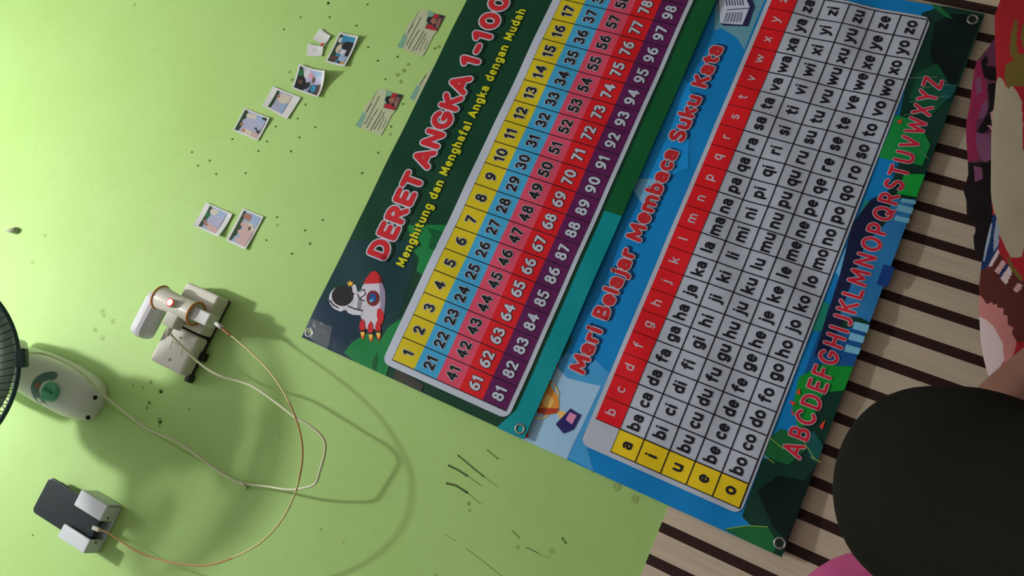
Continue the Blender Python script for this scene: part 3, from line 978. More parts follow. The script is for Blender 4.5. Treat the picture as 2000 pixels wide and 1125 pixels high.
def photo(quad, curl, frame, bg, shapes, label, name='photo_print', grp='photo prints stuck on the green wall'):
    Q = px(*quad)
    cx = sum(a for a, b in Q) / 4; cz = sum(b for a, b in Q) / 4
    t = empty(name, (cx, 0, cz), label, 'photo', grp)
    F = sheet_map(quad, curl)
    paper_sheet(F, paper, t, 'paper')
    l, r_, tp, bt = frame
    k = Ink(lambda a, b, h: F(l + (r_ - l) * a, tp + (bt - tp) * (1 - b), 0.00045 + h))
    k_step = 0.09
    flat_poly(k.bm, k.P, [(0, 0), (1, 0), (1, 1), (0, 1)], 0, k.i(bg), step=k_step)
    for n, (m, poly) in enumerate(shapes):
        flat_poly(k.bm, k.P, poly, (n % 6 + 1) * 0.00012, k.i(m), step=k_step, clip=(0, 1, 0, 1))
    k.done('picture', t)
    return t


def fig(x, w, head, top, body, skin=None, scarf=None):
    """A blurry standing figure: clothes, scarf and face as plain patches."""
    out = [(body, [(x - w, -0.02), (x - w * 0.95, top - 0.22), (x - w * 0.5, top - 0.08), (x + w * 0.5, top - 0.08), (x + w * 0.95, top - 0.22), (x + w, -0.02)])]
    if scarf:
        out.append((scarf, [(x - w * .75, top - .3), (x - w * .5, top), (x - w * .2, top + .09), (x + w * .25, top + .09), (x + w * .5, top), (x + w * .7, top - .28), (x, top - .38)]))
    if skin:
        out.append((skin, ell(x, top - 0.01, head, head * 1.25, 12)))
    return out


foliage = [(pg_green, [(-.02, 1.02), (-.02, .86), (.1, .82), (.2, .9), (.32, .8), (.45, .9), (.6, .82), (.75, .9), (.9, .8), (1.02, .9), (1.02, 1.02)])]
photo([(634.8, 121), (664, 62.8), (703, 74), (674.6, 132.5)], (.001, .002, .008, .006), (.06, .94, .08, .90), pg_sky,
      [(pg_green, [(-.02, 1.02), (-.02, .55), (.2, .75), (.4, .7), (.55, .82), (.7, .78), (.85, .85), (1.02, .8), (1.02, 1.02)]), (pg_gold, [(0, 0), (.12, 0), (.1, .3), (0, .2)]), (pg_cream, ell(.5, .72, .16, .14))]
      + fig(.2, .13, .05, .55, pg_bl, pg_br) + [(pg_br, ell(.13, .72, .1, .2)), (pg_dk, ell(.1, .25, .14, .2))] + fig(.42, .13, .05, .62, pg_lil, pg_skin, pg_wh) + [(pg_dk, [(.3, -.01), (.3, .2), (.5, .22), (.52, -.01)])]
      + fig(.66, .15, .05, .66, pg_dk, pg_skin, pg_br) + [(pg_wh, ell(.8, .85, .1, .1)), (pg_dk, [(.55, 0), (.6, .3), (.75, .3), (.72, 0)])],
      'white bordered photo print of people under blue sky, topmost right beside the white scraps')
photo([(569.7, 172), (585.8, 126.8), (643, 148), (622.5, 192.8)], (.001, .006, .022, .006), (.06, .93, .06, .92), pg_lil,
      [(pg_dk, [(-.02, 1.02), (-.02, .6), (.3, .55), (.35, .8), (.6, .9), (1.02, .92), (1.02, 1.02)]), (pg_grn2, [(.62, 1.0), (.55, .86), (.75, .8), (.9, .88), (.85, 1.02)]), (pg_wh, ell(.8, .66, .22, .14)), (pg_br, ell(.34, .82, .12, .1)),
       (pg_rose, ell(.74, .48, .12, .12)), (pg_br, ell(.6, .33, .14, .07)), (pg_bl, [(.8, 0), (.75, .3), (.9, .45), (1.02, .4), (1.02, 0)]), (pg_dk, [(.1, .62), (.4, .6), (.5, .44), (.3, .4), (.1, .5)]),
       (pg_bl, [(-.02, .55), (.3, .4), (.34, .3), (-.02, .45)]), (pg_dk, [(.02, .4), (.4, .36), (.46, .06), (.02, .1)]), (pg_sky, rrect(.08, .4, .12, .33, .06)), (pg_br, [(-.02, 0), (.5, 0), (.5, .07), (-.02, .1)])],
      'curled photo print with pale blue boxes in it, below the white scraps')
photo([(513, 207), (533, 169), (588, 191), (561, 234)], (.004, .002, .002, .003), (.08, .92, .20, .74), pg_lil,
      foliage + fig(.3, .26, .07, .62, pg_lil, None, pg_lil) + fig(.72, .26, .08, .78, pg_cream, pg_skin) + [(pg_bl, [(.0, -.01), (.1, .3), (.4, .36), (.6, .1), (.6, -.01)]), (pg_sky, [(.85, 0), (.8, .35), (1.02, .5), (1.02, 0)]), (pg_skin, ell(.66, .26, .08, .07))],
      'photo print with a wide white margin at its foot, second in the slanting row')
photo([(454, 254.7), (477.6, 210.7), (527.8, 232), (503.4, 275.6)], (.001, .001, .004, .002), (.06, .94, .05, .93), pg_lil,
      foliage + fig(.12, .2, .06, .66, pg_pink, pg_skin, pg_cream) + fig(.5, .28, .07, .78, pg_lil, None, pg_lil) + fig(.82, .2, .07, .76, pg_bl, None, pg_cream) + [(pg_skin, ell(.33, .84, .07, .07)), (pg_bl, [(.35, .5), (.6, .6), (.95, .3), (.9, 0), (.45, 0)]), (pg_dk, [(.22, .02), (.3, .26), (.47, .3), (.45, .02)]), (pg_dk, [(.88, 0), (.9, .2), (1.02, .16), (1.02, 0)])],
      'photo print of a close group, lowest left of the four in the upper slanting row')
photo([(379, 442), (403, 396), (454.8, 419), (429.7, 464.8)], (.006, .003, .003, .008), (.07, .94, .17, .83), pg_bl,
      foliage + [(pg_grn2, [(.5, .98), (.46, .78), (.66, .74), (.7, .98)])] + fig(.2, .2, .07, .7, pg_pink, pg_skin, pg_pink) + fig(.5, .26, .06, .68, pg_lil, None, pg_lil) + fig(.82, .22, .07, .76, pg_bl, None, pg_cream) + [(pg_skin, ell(.3, .84, .08, .08)), (pg_bl, [(.3, .3), (.6, .62), (.9, .4), (.95, 0), (.35, 0)])],
      'photo print of a group with a curling white top margin, left of the low pair')
photo([(441.5, 471), (474.5, 406.7), (515, 424), (480.4, 488.8)], (.002, .001, .002, .004), (.06, .95, .09, .92), pg_bl,
      foliage + [(pg_green, ell(.5, .84, .12, .14)), (pg_green, ell(.26, .86, .1, .12))] + fig(.12, .14, .05, .62, pg_pink, None, pg_pink) + fig(.36, .15, .05, .7, pg_pink, None, pg_pink) + fig(.6, .15, .05, .74, pg_cream, None, pg_pink) + fig(.86, .15, .06, .8, pg_bl, pg_skin, pg_skin)
      + [(pg_bl, [(.12, 0), (.2, .45), (.4, .4), (.42, 0)]), (pg_bl, [(.6, 0), (.66, .3), (.82, .6), (1.0, .6), (1.0, 0)]), (pg_br, ell(.56, .28, .07, .08))],
      'tall photo print of four people, right of the low pair')

for quad, lab in ((((610.6, 75.6), (625.5, 56.4), (646.9, 72), (634, 89)), 'upper tilted white paper scrap beside the topmost photo print'),
                  (((598.5, 109), (601.3, 85.5), (632.6, 92.6), (629, 110.4)), 'lower white paper scrap with a red sticker beside the topmost photo print')):
    Q = px(*quad)
    t = empty('paper_scrap', (Q[0][0], 0, Q[0][1]), lab, 'paper scrap', 'white scraps on the green wall')
    F = sheet_map(quad, (.001, .004, .005, .003))
    paper_sheet(F, paper, t, 'paper')
    if 'lower' in lab:
        k = Ink(lambda a, b, h: (a, -0.0055 - h, b))
        k.poly(ell(*px((630, 89))[0], 0.0042, 0.0035), 0, mat('sticker_red', alb(190, 50, 45, 190)))
        k.line(px((614, 96), (612, 100), (616, 98), (617, 102)), 0.0005, 0.0002, mat('pencil', (0.4, 0.4, 0.42)))
        k.done('sticker', t, 'red round sticker')

card_p = mat('card_cream', alb(190, 200, 160, 200), rough=0.6); card_t = mat('card_teal', alb(125, 175, 150, 200), rough=0.6); card_i = mat('card_grey_ink', alb(135, 145, 118, 200), rough=0.7)
card_d = mat('card_dark_ink', alb(80, 88, 72, 200), rough=0.7)


def card(o, s, out, lab, full=True, shift=(0, 0)):
    tr = lambda L: [(o[0] + a / s + shift[0], o[1] + b / s + shift[1]) for a, b in L]
    c = px(*tr(out))
    t = empty('leaflet', (c[0][0], 0, c[0][1]), lab, 'leaflet', 'leaflets on the green wall')
    bm = bmesh.new()
    F = lambda x, z, h: (x, -0.0008 - h, z)
    flat_poly(bm, F, c, 0.0003)
    fs = [v.co.copy() for v in bm.verts]
    link('paper', bm, card_p, t)
    return t, F, tr


K1 = [(35, 800), (100, 690), (175, 550), (215, 440), (270, 350), (400, 240), (430, 170), (470, 125), (590, 130), (720, 195), (910, 235), (770, 520), (690, 620), (590, 830), (500, 985), (330, 920), (140, 845)]


def fill_card(t, F, tr, photo_part=True):
    k = Ink(F)
    k.poly(px(*tr([(35, 800), (100, 690), (175, 550), (222, 600), (170, 760), (130, 842)])), 0.0006, card_t)
    k.done('teal_corner', t)
    k = Ink(F)
    k.poly(px(*tr([(600, 150), (720, 195), (690, 260), (560, 470), (545, 460), (590, 250)])), 0.0006, card_t)
    k.done('teal_band', t)
    k = Ink(F)
    for a, b, r, m in (((225, 560), (430, 160), .0014, card_i), ((240, 545), (330, 400), .0016, card_d), ((210, 770), (470, 270), .0030, card_i), ((245, 840), (345, 640), .0018, card_d), ((365, 620), (440, 500), .0018, card_d),
                       ((315, 880), (520, 520), .0018, card_d), ((380, 860), (560, 560), .0030, card_i), ((450, 880), (560, 640), .0020, card_i), ((530, 850), (600, 690), .0016, card_i)):
        k.line(px(*tr([a, b])), r * 0.5, 0.0006, m)
    k.done('print_lines', t)
    if photo_part:
        k = Ink(F)
        k.poly(px(*tr([(545, 470), (720, 200), (910, 240), (770, 520)])), 0.0008, pg_br)
        rd = ph('shirt_red', 190, 40, 55)
        k.poly(px(*tr([(560, 465), (580, 400), (680, 410), (760, 490), (765, 515)])), 0.0010, rd)
        k.poly(px(*tr([(690, 270), (730, 205), (800, 215), (780, 280), (720, 290)])), 0.0010, rd)
        k.poly(px(*tr([(575, 330), (610, 260), (670, 260), (700, 290), (680, 380), (620, 395)])), 0.0012, pg_dk)
        k.poly(px(*tr([(640, 330), (690, 285), (760, 300), (750, 370), (690, 400)])), 0.0014, pg_skin)
        k.poly(px(*tr([(740, 400), (800, 290), (850, 290), (800, 450), (770, 490)])), 0.0012, ph('hand', 150, 110, 100))
        k.poly(px(*tr([(690, 410), (745, 385), (740, 460)])), 0.0013, pg_dk)
        k.poly(px(*tr([(810, 250), (850, 228), (880, 245), (850, 290)])), 0.0013, pg_dk)
        k.done('photograph', t, 'small photograph of a child in red')


t, F, tr = card((690, 160), 9.375, K1, 'torn cream leaflet with a small red photograph, nearest below the prints')
fill_card(t, F, tr)
t, F, tr = card((690, 160), 9.375, K1, 'torn cream leaflet with a small red photograph, furthest right near the banner edge', shift=(81.5, -155))
fill_card(t, F, tr)
t, F, tr = card((690, 160), 9.375, [(1030, 300), (1150, 60), (1300, -100), (1420, -240), (1600, -140), (1400, 260), (1250, 420), (1100, 345)], 'cream leaflet mostly hidden behind the green banner edge')
k = Ink(F)
k.poly(px(*tr([(1030, 300), (1090, 180), (1160, 60), (1230, 90), (1110, 340)])), 0.0006, card_t)
k.line(px(*tr([(1215, 50), (1330, -130)])), 0.0010, 0.0006, card_d)
k.done('teal_print', t)

# ================================================================ wall fan
cream = mat('plastic_cream', (0.66, 0.66, 0.56), rough=0.35, spec=0.4)
fan_w = mat('fan_white_plastic', (0.70, 0.76, 0.66), rough=0.35, spec=0.45)
fan_dk = mat('fan_teal_plastic', (0.020, 0.060, 0.055), rough=0.45)
FX = -0.322
fan = empty('wall_fan', (FX, 0, 1.80), 'white wall fan with a dark teal wire guard and green dial', 'fan')
bm = bmesh.new()
prof = [(1.732, .012, .016), (1.736, .026, .028), (1.746, .037, .038), (1.766, .0455, .046), (1.795, .0500, .054), (1.83, .0515, .062), (1.87, .050, .071), (1.91, .047, .080), (1.945, .041, .086), (1.97, .031, .084), (1.98, .016, .07)]
rings = []
for z, w, d in prof:
    ring = []
    for i in range(25):
        a = math.pi * i / 24
        cx_, sy_ = math.cos(a), math.sin(a)
        ring.append(bm.verts.new((FX + w * math.copysign(abs(cx_) ** 0.75, cx_), -0.0005 - d * sy_ ** 0.62, z)))
    rings.append(ring)
for i in range(len(rings) - 1):
    for j in range(24):
        bm.faces.new((rings[i][j], rings[i + 1][j], rings[i + 1][j + 1], rings[i][j + 1])).smooth = True
bm.faces.new(rings[0]); bm.faces.new(rings[-1][::-1])
body = link('wall_bracket', bm, fan_w, fan)
# dial with a dark crescent panel
bm = bmesh.new()
dc = W(92, 765, -0.064)
disc(bm, (dc.x, -0.046, dc.z), (0.0, -1, 0.05), 0.0195, 0.018, 28)
dial = link('speed_dial', bm, mat('dial_green', (0.10, 0.42, 0.26), rough=0.4), fan, bevel=0.002)
dial['label'] = 'round green dial'
bm = bmesh.new()
box(bm, dc.x - 0.002, dc.x + 0.002, -0.0680, -0.063, dc.z - 0.012, dc.z + 0.012)
link('dial_grip', bm, mat('dial_green_dark', (0.03, 0.26, 0.15), rough=0.4), dial, bevel=0.001)
bm = bmesh.new()


def on_body(x, z, h):
    for i in range(len(prof) - 1):
        if prof[i][0] <= z <= prof[i + 1][0]:
            t = (z - prof[i][0]) / (prof[i + 1][0] - prof[i][0])
            w = prof[i][1] + (prof[i + 1][1] - prof[i][1]) * t
            d = prof[i][2] + (prof[i + 1][2] - prof[i][2]) * t
            cx_ = min(0.999, abs(x - FX) / w) ** (1 / 0.75)
            return (x, -0.0005 - d * math.sqrt(max(0, 1 - cx_ * cx_)) ** 0.62 - h, z)
    return (x, -0.09 - h, z)


cres = [(dc.x + 0.032 * math.cos(math.radians(a)), dc.z + 0.034 * math.sin(math.radians(a))) for a in range(20, 166, 12)]
stroke(bm, on_body, cres, 0.0085, 0.0008)
stroke(bm, on_body, [(dc.x - 0.002, dc.z + 0.030), (dc.x + 0.002, dc.z + 0.030)], 0.005, 0.0014, 1)
link('badge', bm, [mat('badge_teal', (0.10, 0.20, 0.17), rough=0.4), mat('badge_red', (0.30, 0.15, 0.10), rough=0.4)], fan)
for u, v in ((181, 776), (167, 815)):
    bm = bmesh.new()
    c = W(u, v, -0.040)
    disc(bm, (c.x, c.y + 0.004, c.z), (0, -0.7, -0.7), 0.0042, 0.005, 12)
    link('cord_hole', bm, mat('hole_black', (0.01, 0.015, 0.012), rough=0.8), fan)
# neck and motor
axis = Vector((0.0, -0.97, -0.38)).normalized()
HC = Vector((-0.356, -0.300, 1.877)) - axis * 0.022          # hub
bm = bmesh.new()
tube(bm, spline([(FX, -0.05, 1.935), (FX - .004, -0.10, 1.955), (FX - .010, -0.15, 1.945), tuple(HC - axis * .09)], 5), 0.052, 18, radii=None)
link('neck', bm, fan_w, fan, smooth=True)
bm = bmesh.new()
box(bm, -0.402, -0.280, -0.165, -0.045, 1.950, 2.030)  # unseen block added to throw a shadow on the wall beside the bracket
link('shadow_block', bm, fan_w, fan, bevel=0.02)
bm = bmesh.new()
mb = [(-.135, .018), (-.13, .045), (-.115, .064), (-.085, .074), (-.045, .075), (-.025, .068), (-.02, .02)]
tube(bm, [HC + axis * a for a, r in mb], 0.05, 28, radii=[r for a, r in mb])
link('motor_housing', bm, fan_w, fan, smooth=True)
u_ = axis.cross(Vector((0, 0, 1))).normalized()
w_ = u_.cross(axis).normalized()
R_G = 0.182
GC = HC + axis * 0.022


def gp(r, a, off):
    return GC + (u_ * math.cos(a) + w_ * math.sin(a)) * r + axis * off


bm = bmesh.new()
rimpts = [gp(R_G, 2 * math.pi * i / 72, 0) for i in range(73)]
tube(bm, rimpts, 0.0042, 8, cap=False)
link('guard_rim', bm, fan_dk, fan)
for nm, sgn, dome, spin in (('front_guard', 1, 0.055, 0.35), ('rear_guard', -1, 0.06, -0.18)):
    bm = bmesh.new()
    n = 84
    for i in range(n):
        a = 2 * math.pi * i / n
        pts = []
        for t in (1.0, 0.93, 0.8, 0.6, 0.4, 0.24):
            pts.append(gp(R_G * t, a + spin * (1 - t), sgn * dome * (1 - t ** 3)))
        tube(bm, pts, 0.00085, 4, cap=False)
    for t in (0.24, 0.5, 0.78):
        tube(bm, [gp(R_G * t, 2 * math.pi * i / 48, sgn * dome * (1 - t ** 3)) for i in range(49)], 0.0013, 5, cap=False)
    g = link(nm, bm, fan_dk, fan)
    if sgn > 0:
        bm = bmesh.new()
        disc(bm, gp(0, 0, dome * 0.97), axis, 0.044, 0.006, 28)
        link('guard_badge', bm, fan_dk, g)
for i in range(3):
    bm = bmesh.new()
    V = []
    for r in (0.028, 0.06, 0.10, 0.14, 0.168):
        wd = {0.028: .55, 0.06: .70, 0.10: .80, 0.14: .82, 0.168: .70}[r]
        row = []
        for s in range(7):
            f = s / 6 - 0.5
            row.append(bm.verts.new(HC + (u_ * math.cos(i * 2.094 + 2.0 + f * 2 * wd) + w_ * math.sin(i * 2.094 + 2.0 + f * 2 * wd)) * r + axis * (0.004 + 0.026 * f)))
        V.append(row)
    for a in range(4):
        for s in range(6):
            bm.faces.new((V[a][s], V[a][s + 1], V[a + 1][s + 1], V[a + 1][s])).smooth = True
    o = link('fan_blade', bm, mat('blade_green', (0.32, 0.46, 0.34), rough=0.25), fan)
    md = o.modifiers.new('solid', 'SOLIDIFY'); md.thickness = 0.0016
bm = bmesh.new()
tube(bm, [HC - axis * .018, HC + axis * .012, HC + axis * .02, HC + axis * .024], 0.03, 24, radii=[.028, .028, .022, .006])
link('hub', bm, fan_dk, fan, smooth=True)
bm = bmesh.new()
lt = W(49, 690, -0.30)
aL = math.atan2((lt - GC).dot(w_), (lt - GC).dot(u_))
ctr = gp(R_G + 0.004, aL, 0)
rad = (gp(R_G, aL, 0) - GC).normalized()
tan_ = axis.cross(rad)
M = Matrix(((rad.x, tan_.x, axis.x, ctr.x), (rad.y, tan_.y, axis.y, ctr.y), (rad.z, tan_.z, axis.z, ctr.z), (0, 0, 0, 1)))
box(bm, -0.008, 0.010, -0.017, 0.017, -0.009, 0.009, M=M)
link('guard_clip', bm, fan_dk, fan, bevel=0.004)


def cable(pts, r, n=7):
    bm = bmesh.new()
    tube(bm, spline([W(*p) for p in pts], n), r, 8)
    return bm


cord_m = mat('cord_cream', (0.60, 0.64, 0.40), rough=0.45, spec=0.4)
fc = [(50, 690, -.11), (75, 690, -.075), (100, 697, -.062), (140, 716, -.054), (170, 740, -.045), (193, 766, -.030), (240, 803, -.02), (270, 828, -.018), (300, 845, -.018), (340, 861, -.016), (370, 880, -.014), (410, 910, -.010),
      (450, 936, -.008), (480, 946, -.008), (520, 951, -.016), (560, 957, -.032), (592, 954, -.045), (615, 945, -.054), (624, 920, -.058), (632, 892, -.062), (634, 868, -.066), (625, 850, -.068), (605, 833, -.07),
      (575, 815, -.07), (545, 792, -.066), (505, 763, -.06), (480, 750, -.056), (430, 735, -.05), (395, 715, -.048), (365, 688, -.05), (345, 668, -.055), (333, 655, -.058), (328, 643, -.06)]
link('power_cord', cable(fc, 0.0024), cord_m, fan)
bm = bmesh.new()
tube(bm, [W(325, 656, -.0585), W(329, 645, -.060), W(335, 632, -.062), W(338, 622, -.062)], 0.006, 12, radii=[.0035, .0055, .0075, .0075])
link('plug', bm, cream, fan, smooth=True)
# cable clip
bm = bmesh.new()
c = W(474, 951, -0.004)
tube(bm, [W(467, 944, -.001), W(470, 945, -.011), W(475, 947, -.012), W(479, 951, -.008), W(479, 954, -.001)], 0.0026, 8)
tag(link('cable_clip', bm, mat('clip_white', (0.6, 0.68, 0.45), rough=0.4), smooth=True), 'small pale clip holding the cord to the bare wall', 'cable clip')

# ================================================================ outlet, adaptor, chargers
out = empty('power_outlet', (-0.11, 0, 1.56), 'cream wall power outlet block on a black back plate under the fan', 'outlet')
blackp = mat('plastic_black', (0.015, 0.02, 0.02), rough=0.5)
bm = bmesh.new()
box(bm, -0.194, -0.025, -0.008, -0.0005, 1.566, 1.651)
link('back_plate', bm, blackp, out, bevel=0.003)
for x, z in ((-0.194, 1.566), (-0.146, 1.560), (-0.155, 1.654)):
    bm = bmesh.new()
    box(bm, x - 0.008, x + 0.008, -0.016, -0.001, z - 0.006, z + 0.006)
    link('mounting_tab', bm, blackp, out, bevel=0.002)
bm = bmesh.new()
box(bm, -0.193, -0.112, -0.040, -0.007, 1.565, 1.650)
cov = link('blank_cover', bm, cream, out, bevel=0.007)
for u, v in ((351, 660), (330, 703)):
    bm = bmesh.new()
    c = W(u, v, -0.040)
    disc(bm, (c.x, -0.0395, c.z), (0, -1, 0), 0.0026, 0.0012, 12)
    link('screw', bm, mat('screw_dark', (0.14, 0.15, 0.09), rough=0.4, metal=0.5), cov)
bm = bmesh.new()
for a, b in (((334, 667), (356, 679)), ((356, 679), (352, 693)), ((334, 667), (330, 683))):
    stroke(bm, lambda x, z, h: (x, -0.0405 - h, z), [(W(*a, -.0405).x, W(*a, -.0405).z), (W(*b, -.0405).x, W(*b, -.0405).z)], 0.0005, 0)
link('cover_groove', bm, mat('groove_dark', (0.13, 0.13, 0.08), rough=0.6), cov)
bm = bmesh.new()
box(bm, -0.107, -0.024, -0.044, -0.007, 1.564, 1.650)
link('socket_box', bm, cream, out, bevel=0.005)

ad = empty('plug_adaptor', (-0.077, 0, 1.58), 'cream T shaped plug adaptor with orange rims and a glowing red lamp', 'adaptor')
AXc = -0.0735
bm = bmesh.new()
tube(bm, [(AXc, -0.066, 1.578), (AXc, -0.066, 1.6), (AXc, -0.066, 1.64), (AXc, -0.066, 1.668)], 0.02, 24, radii=[.0235, .0205, .0205, .0235])
box(bm, AXc - 0.017, AXc + 0.017, -0.064, -0.0435, 1.594, 1.652)
box(bm, AXc - 0.044, AXc - 0.012, -0.076, -0.050, 1.603, 1.632)
link('body', bm, cream, ad, bevel=0.003)
orange = mat('rim_orange', (0.60, 0.24, 0.05), rough=0.45)
for z in (1.5765, 1.6695):
    bm = bmesh.new()
    tube(bm, [(AXc + .0235 * math.cos(6.2832 * i / 32), -0.066 + .0235 * math.sin(6.2832 * i / 32), z) for i in range(33)], 0.0021, 8, cap=False)
    link('rim', bm, orange, ad)['label'] = 'orange rim'
bm = bmesh.new()
tube(bm, [(AXc, -0.082, 1.620), (AXc, -0.094, 1.620)], 0.0085, 20)
boss = link('lamp_boss', bm, cream, ad, smooth=False)
bm = bmesh.new()
tube(bm, [(AXc + .0072 * math.cos(6.2832 * i / 24), -0.0945, 1.620 + .0072 * math.sin(6.2832 * i / 24)) for i in range(25)], 0.0014, 6, cap=False)
link('lamp_ring', bm, mat('lamp_ring_red', (0.45, 0.01, 0.01), rough=0.3, emit=(1, 0.03, 0.01), estr=0.5), boss)
bm = bmesh.new()
disc(bm, (AXc, -0.0938, 1.620), (0, -1, 0), 0.0066, 0.0016, 20)
lens = link('neon_lamp', bm, mat('neon_glow', (0.9, 0.3, 0.15), emit=(1, 0.42, 0.28), estr=5.0), ad)
lens['label'] = 'glowing red neon lamp'

bm = bmesh.new()
box(bm, -0.162, -0.066, -0.074, -0.026, 1.666, 1.705)
br = link('adaptor_brick', bm, mat('brick_white', (0.62, 0.64, 0.66), rough=0.3, spec=0.45), bevel=0.016)
br.name = 'charger_brick'
tag(br, 'white rounded charger brick plugged into the top of the adaptor', 'charger')

ch = empty('phone_charger', (AXc, -0.066, 1.53), 'white cube phone charger with a thin yellowed cable hanging from the adaptor', 'charger')
chw = mat('charger_white', (0.66, 0.68, 0.64), rough=0.3, spec=0.45)
bm = bmesh.new()
box(bm, AXc - 0.0125, AXc + 0.0125, -0.080, -0.053, 1.534, 1.580)
link('body', bm, chw, ch, bevel=0.003)
bm = bmesh.new()
tube(bm, [W(419, 631, -.068), W(433, 641, -.068)], 0.0042, 10)
link('usb_plug', bm, chw, ch)
cc = [(431, 640, -.068), (440, 648, -.068), (455, 660, -.068), (490, 690, -.072), (530, 732, -.080), (560, 780, -.088), (580, 828, -.092), (589, 870, -.095), (588, 910, -.096), (575, 965, -.094), (550, 1015, -.088), (515, 1055, -.080),
      (470, 1083, -.070), (410, 1104, -.058), (355, 1103, -.050), (300, 1091, -.044), (260, 1075, -.040), (225, 1052, -.036), (205, 1040, -.034), (192, 1036, -.033)]
bm = bmesh.new()
n = 7
tube(bm, spline([W(*p) for p in cc], n), 0.0017, 8, mi=lambda i: 1 if (n * 5 < i < n * 8.5 or i > n * 12.2) else 0)
link('cable', bm, [mat('cable_yellow', (0.62, 0.56, 0.25), rough=0.5), mat('cable_orange', (0.48, 0.27, 0.10), rough=0.5)], ch)
bm = bmesh.new()
tube(bm, spline([W(431, 640, -.068), W(440, 648, -.068), W(449, 655, -.068)], 5), 0.0026, 10)
link('strain_relief', bm, mat('relief_brown', (0.34, 0.14, 0.05), rough=0.5), ch)
bm = bmesh.new()
tube(bm, [W(193, 1036.5, -.033), W(180, 1031, -.033)], 0.0052, 4)
link('phone_plug', bm, mat('plug_cream', (0.66, 0.64, 0.52), rough=0.4), ch, bevel=0.001)

# ================================================================ phone in its holder
hold = empty('phone_holder', (-0.515, 0, 1.57), 'white plastic wall pocket holding the charging phone', 'holder')
hw_m = mat('holder_white', (0.60, 0.66, 0.68), rough=0.4, spec=0.4)
hx0, hx1, hz0, hz1 = -0.562, -0.466, 1.577, 1.652
slot0, slot1 = -0.535, -0.498
bm = bmesh.new()
box(bm, hx0, hx1, -0.006, -0.0005, hz0, hz1)
link('back', bm, hw_m, hold, bevel=0.002)
for a, b, side in ((hx0, slot0, 0), (slot1, hx1, 1)):
    bm = bmesh.new()
    box(bm, a, b, -0.041, -0.034, hz0, hz1 - 0.002)                                    # front lip
    if side == 0:
        box(bm, a, a + 0.006, -0.036, -0.003, hz0, hz1 - 0.002)
    else:
        box(bm, b - 0.006, b, -0.036, -0.003, hz0, hz1 - 0.002)
    box(bm, a, b, -0.036, -0.003, hz0, hz0 + 0.006)
    link('pocket', bm, hw_m, hold, bevel=0.004)
for x in (-0.540, -0.491):
    bm = bmesh.new()
    disc(bm, (x, -0.024, hz0 + 0.0005), (0, 0, -1), 0.0022, 0.001, 10)
    link('drain_hole', bm, hole_dark, hold)
phn = empty('phone', (-0.517, -0.02, 1.586), 'dark phone standing in the white wall pocket', 'phone')
px0, px1, pz0, pz1 = -0.5535, -0.4805, 1.5855, 1.744
pm = mat('phone_dark', (0.012, 0.019, 0.021), rough=0.25, spec=0.35)


def rslab(x0, x1, z0, z1, y0, y1, r):
    b = bmesh.new()
    q = rrect(x0, x1, z0, z1, r, 6)
    A = [b.verts.new((x, y0, z)) for x, z in q]
    B = [b.verts.new((x, y1, z)) for x, z in q]
    b.faces.new(A); b.faces.new(B[::-1])
    for i in range(len(q)):
        j = (i + 1) % len(q)
        b.faces.new((A[j], A[i], B[i], B[j]))
    return b


link('body', rslab(px0, px1, pz0, pz1, -0.0285, -0.0195, 0.010), pm, phn, bevel=0.0022)
link('screen', rslab(px0 + .003, px1 - .003, pz0 + .003, pz1 - .003, -0.0292, -0.0284, 0.009), mat('screen_dark', (0.014, 0.024, 0.026), rough=0.3, spec=0.2), phn)
bm = bmesh.new()
box(bm, px1 - 0.001, px1 + 0.0012, -0.026, -0.022, 1.695, 1.715)
link('side_button', bm, pm, phn)

# ================================================================ printed cloths heaped at the foot of the wall
def cloth_heap(name, outline, depth, drop, slots, pick, label, group, back=0.10, wob=0.004, step=1.6, under=0.0, rise=1.0, seed=1):
    """A long soft roll of cloth: its crest runs through the outline points (photo points at the given depth)."""
    vs_list = []
    v = outline[0][1]
    while v <= outline[-1][1]:
        for i in range(len(outline) - 1):
            a, b = outline[i], outline[i + 1]
            if a[1] <= v <= b[1]:
                t = (v - a[1]) / (b[1] - a[1])
                vs_list.append((a[0] + (b[0] - a[0]) * t, v))
                break
        v += step
    prof = [(back * 1.0, -0.30), (back * 0.95, -0.16), (back * 0.8, -0.075), (back * 0.55, -0.03), (back * 0.28, -0.008)]
    for i in range(150):
        t = i / 149
        a = t ** 1.5
        prof.append((-drop[0] * (1 - (1 - a) ** 2), -drop[1] * (a ** 1.25)))
    bm = bmesh.new()
    rows = []
    for (u, v) in vs_list:
        c = W(u, v, depth)
        row = []
        for dy, dz in prof:
            w = wob * (math.sin(c.x * 45 + dz * 60 + seed) + 0.7 * math.sin(c.x * 90 - dz * 130 + dy * 30 + 2 * seed)) * min(1, abs(dz) * 25)
            row.append(bm.verts.new((c.x, c.y + dy - w, max(0.002, c.z + dz))))
        rows.append(row)
    for i in range(len(rows) - 1):
        for j in range(len(prof) - 1):
            f = bm.faces.new((rows[i][j], rows[i + 1][j], rows[i + 1][j + 1], rows[i][j + 1]))
            f.smooth = True
            c = f.calc_center_median() - CAM
            d = -c.dot(AZ)
            uu, vv = 1000 + FPX * c.dot(AX) / d, 562.5 - FPX * c.dot(AY) / d
            f.material_index = pick(uu, vv, j) if uu < 2060 else 0
    o = link(name, bm, slots)
    md = o.modifiers.new('solid', 'SOLIDIFY'); md.thickness = 0.003; md.offset = -1
    return o


def cl(name, r, g, b, w=185):
    return mat('cloth_' + name, alb(r, g, b, w), rough=0.85, spec=0.15, bump=0.5, bscale=35)


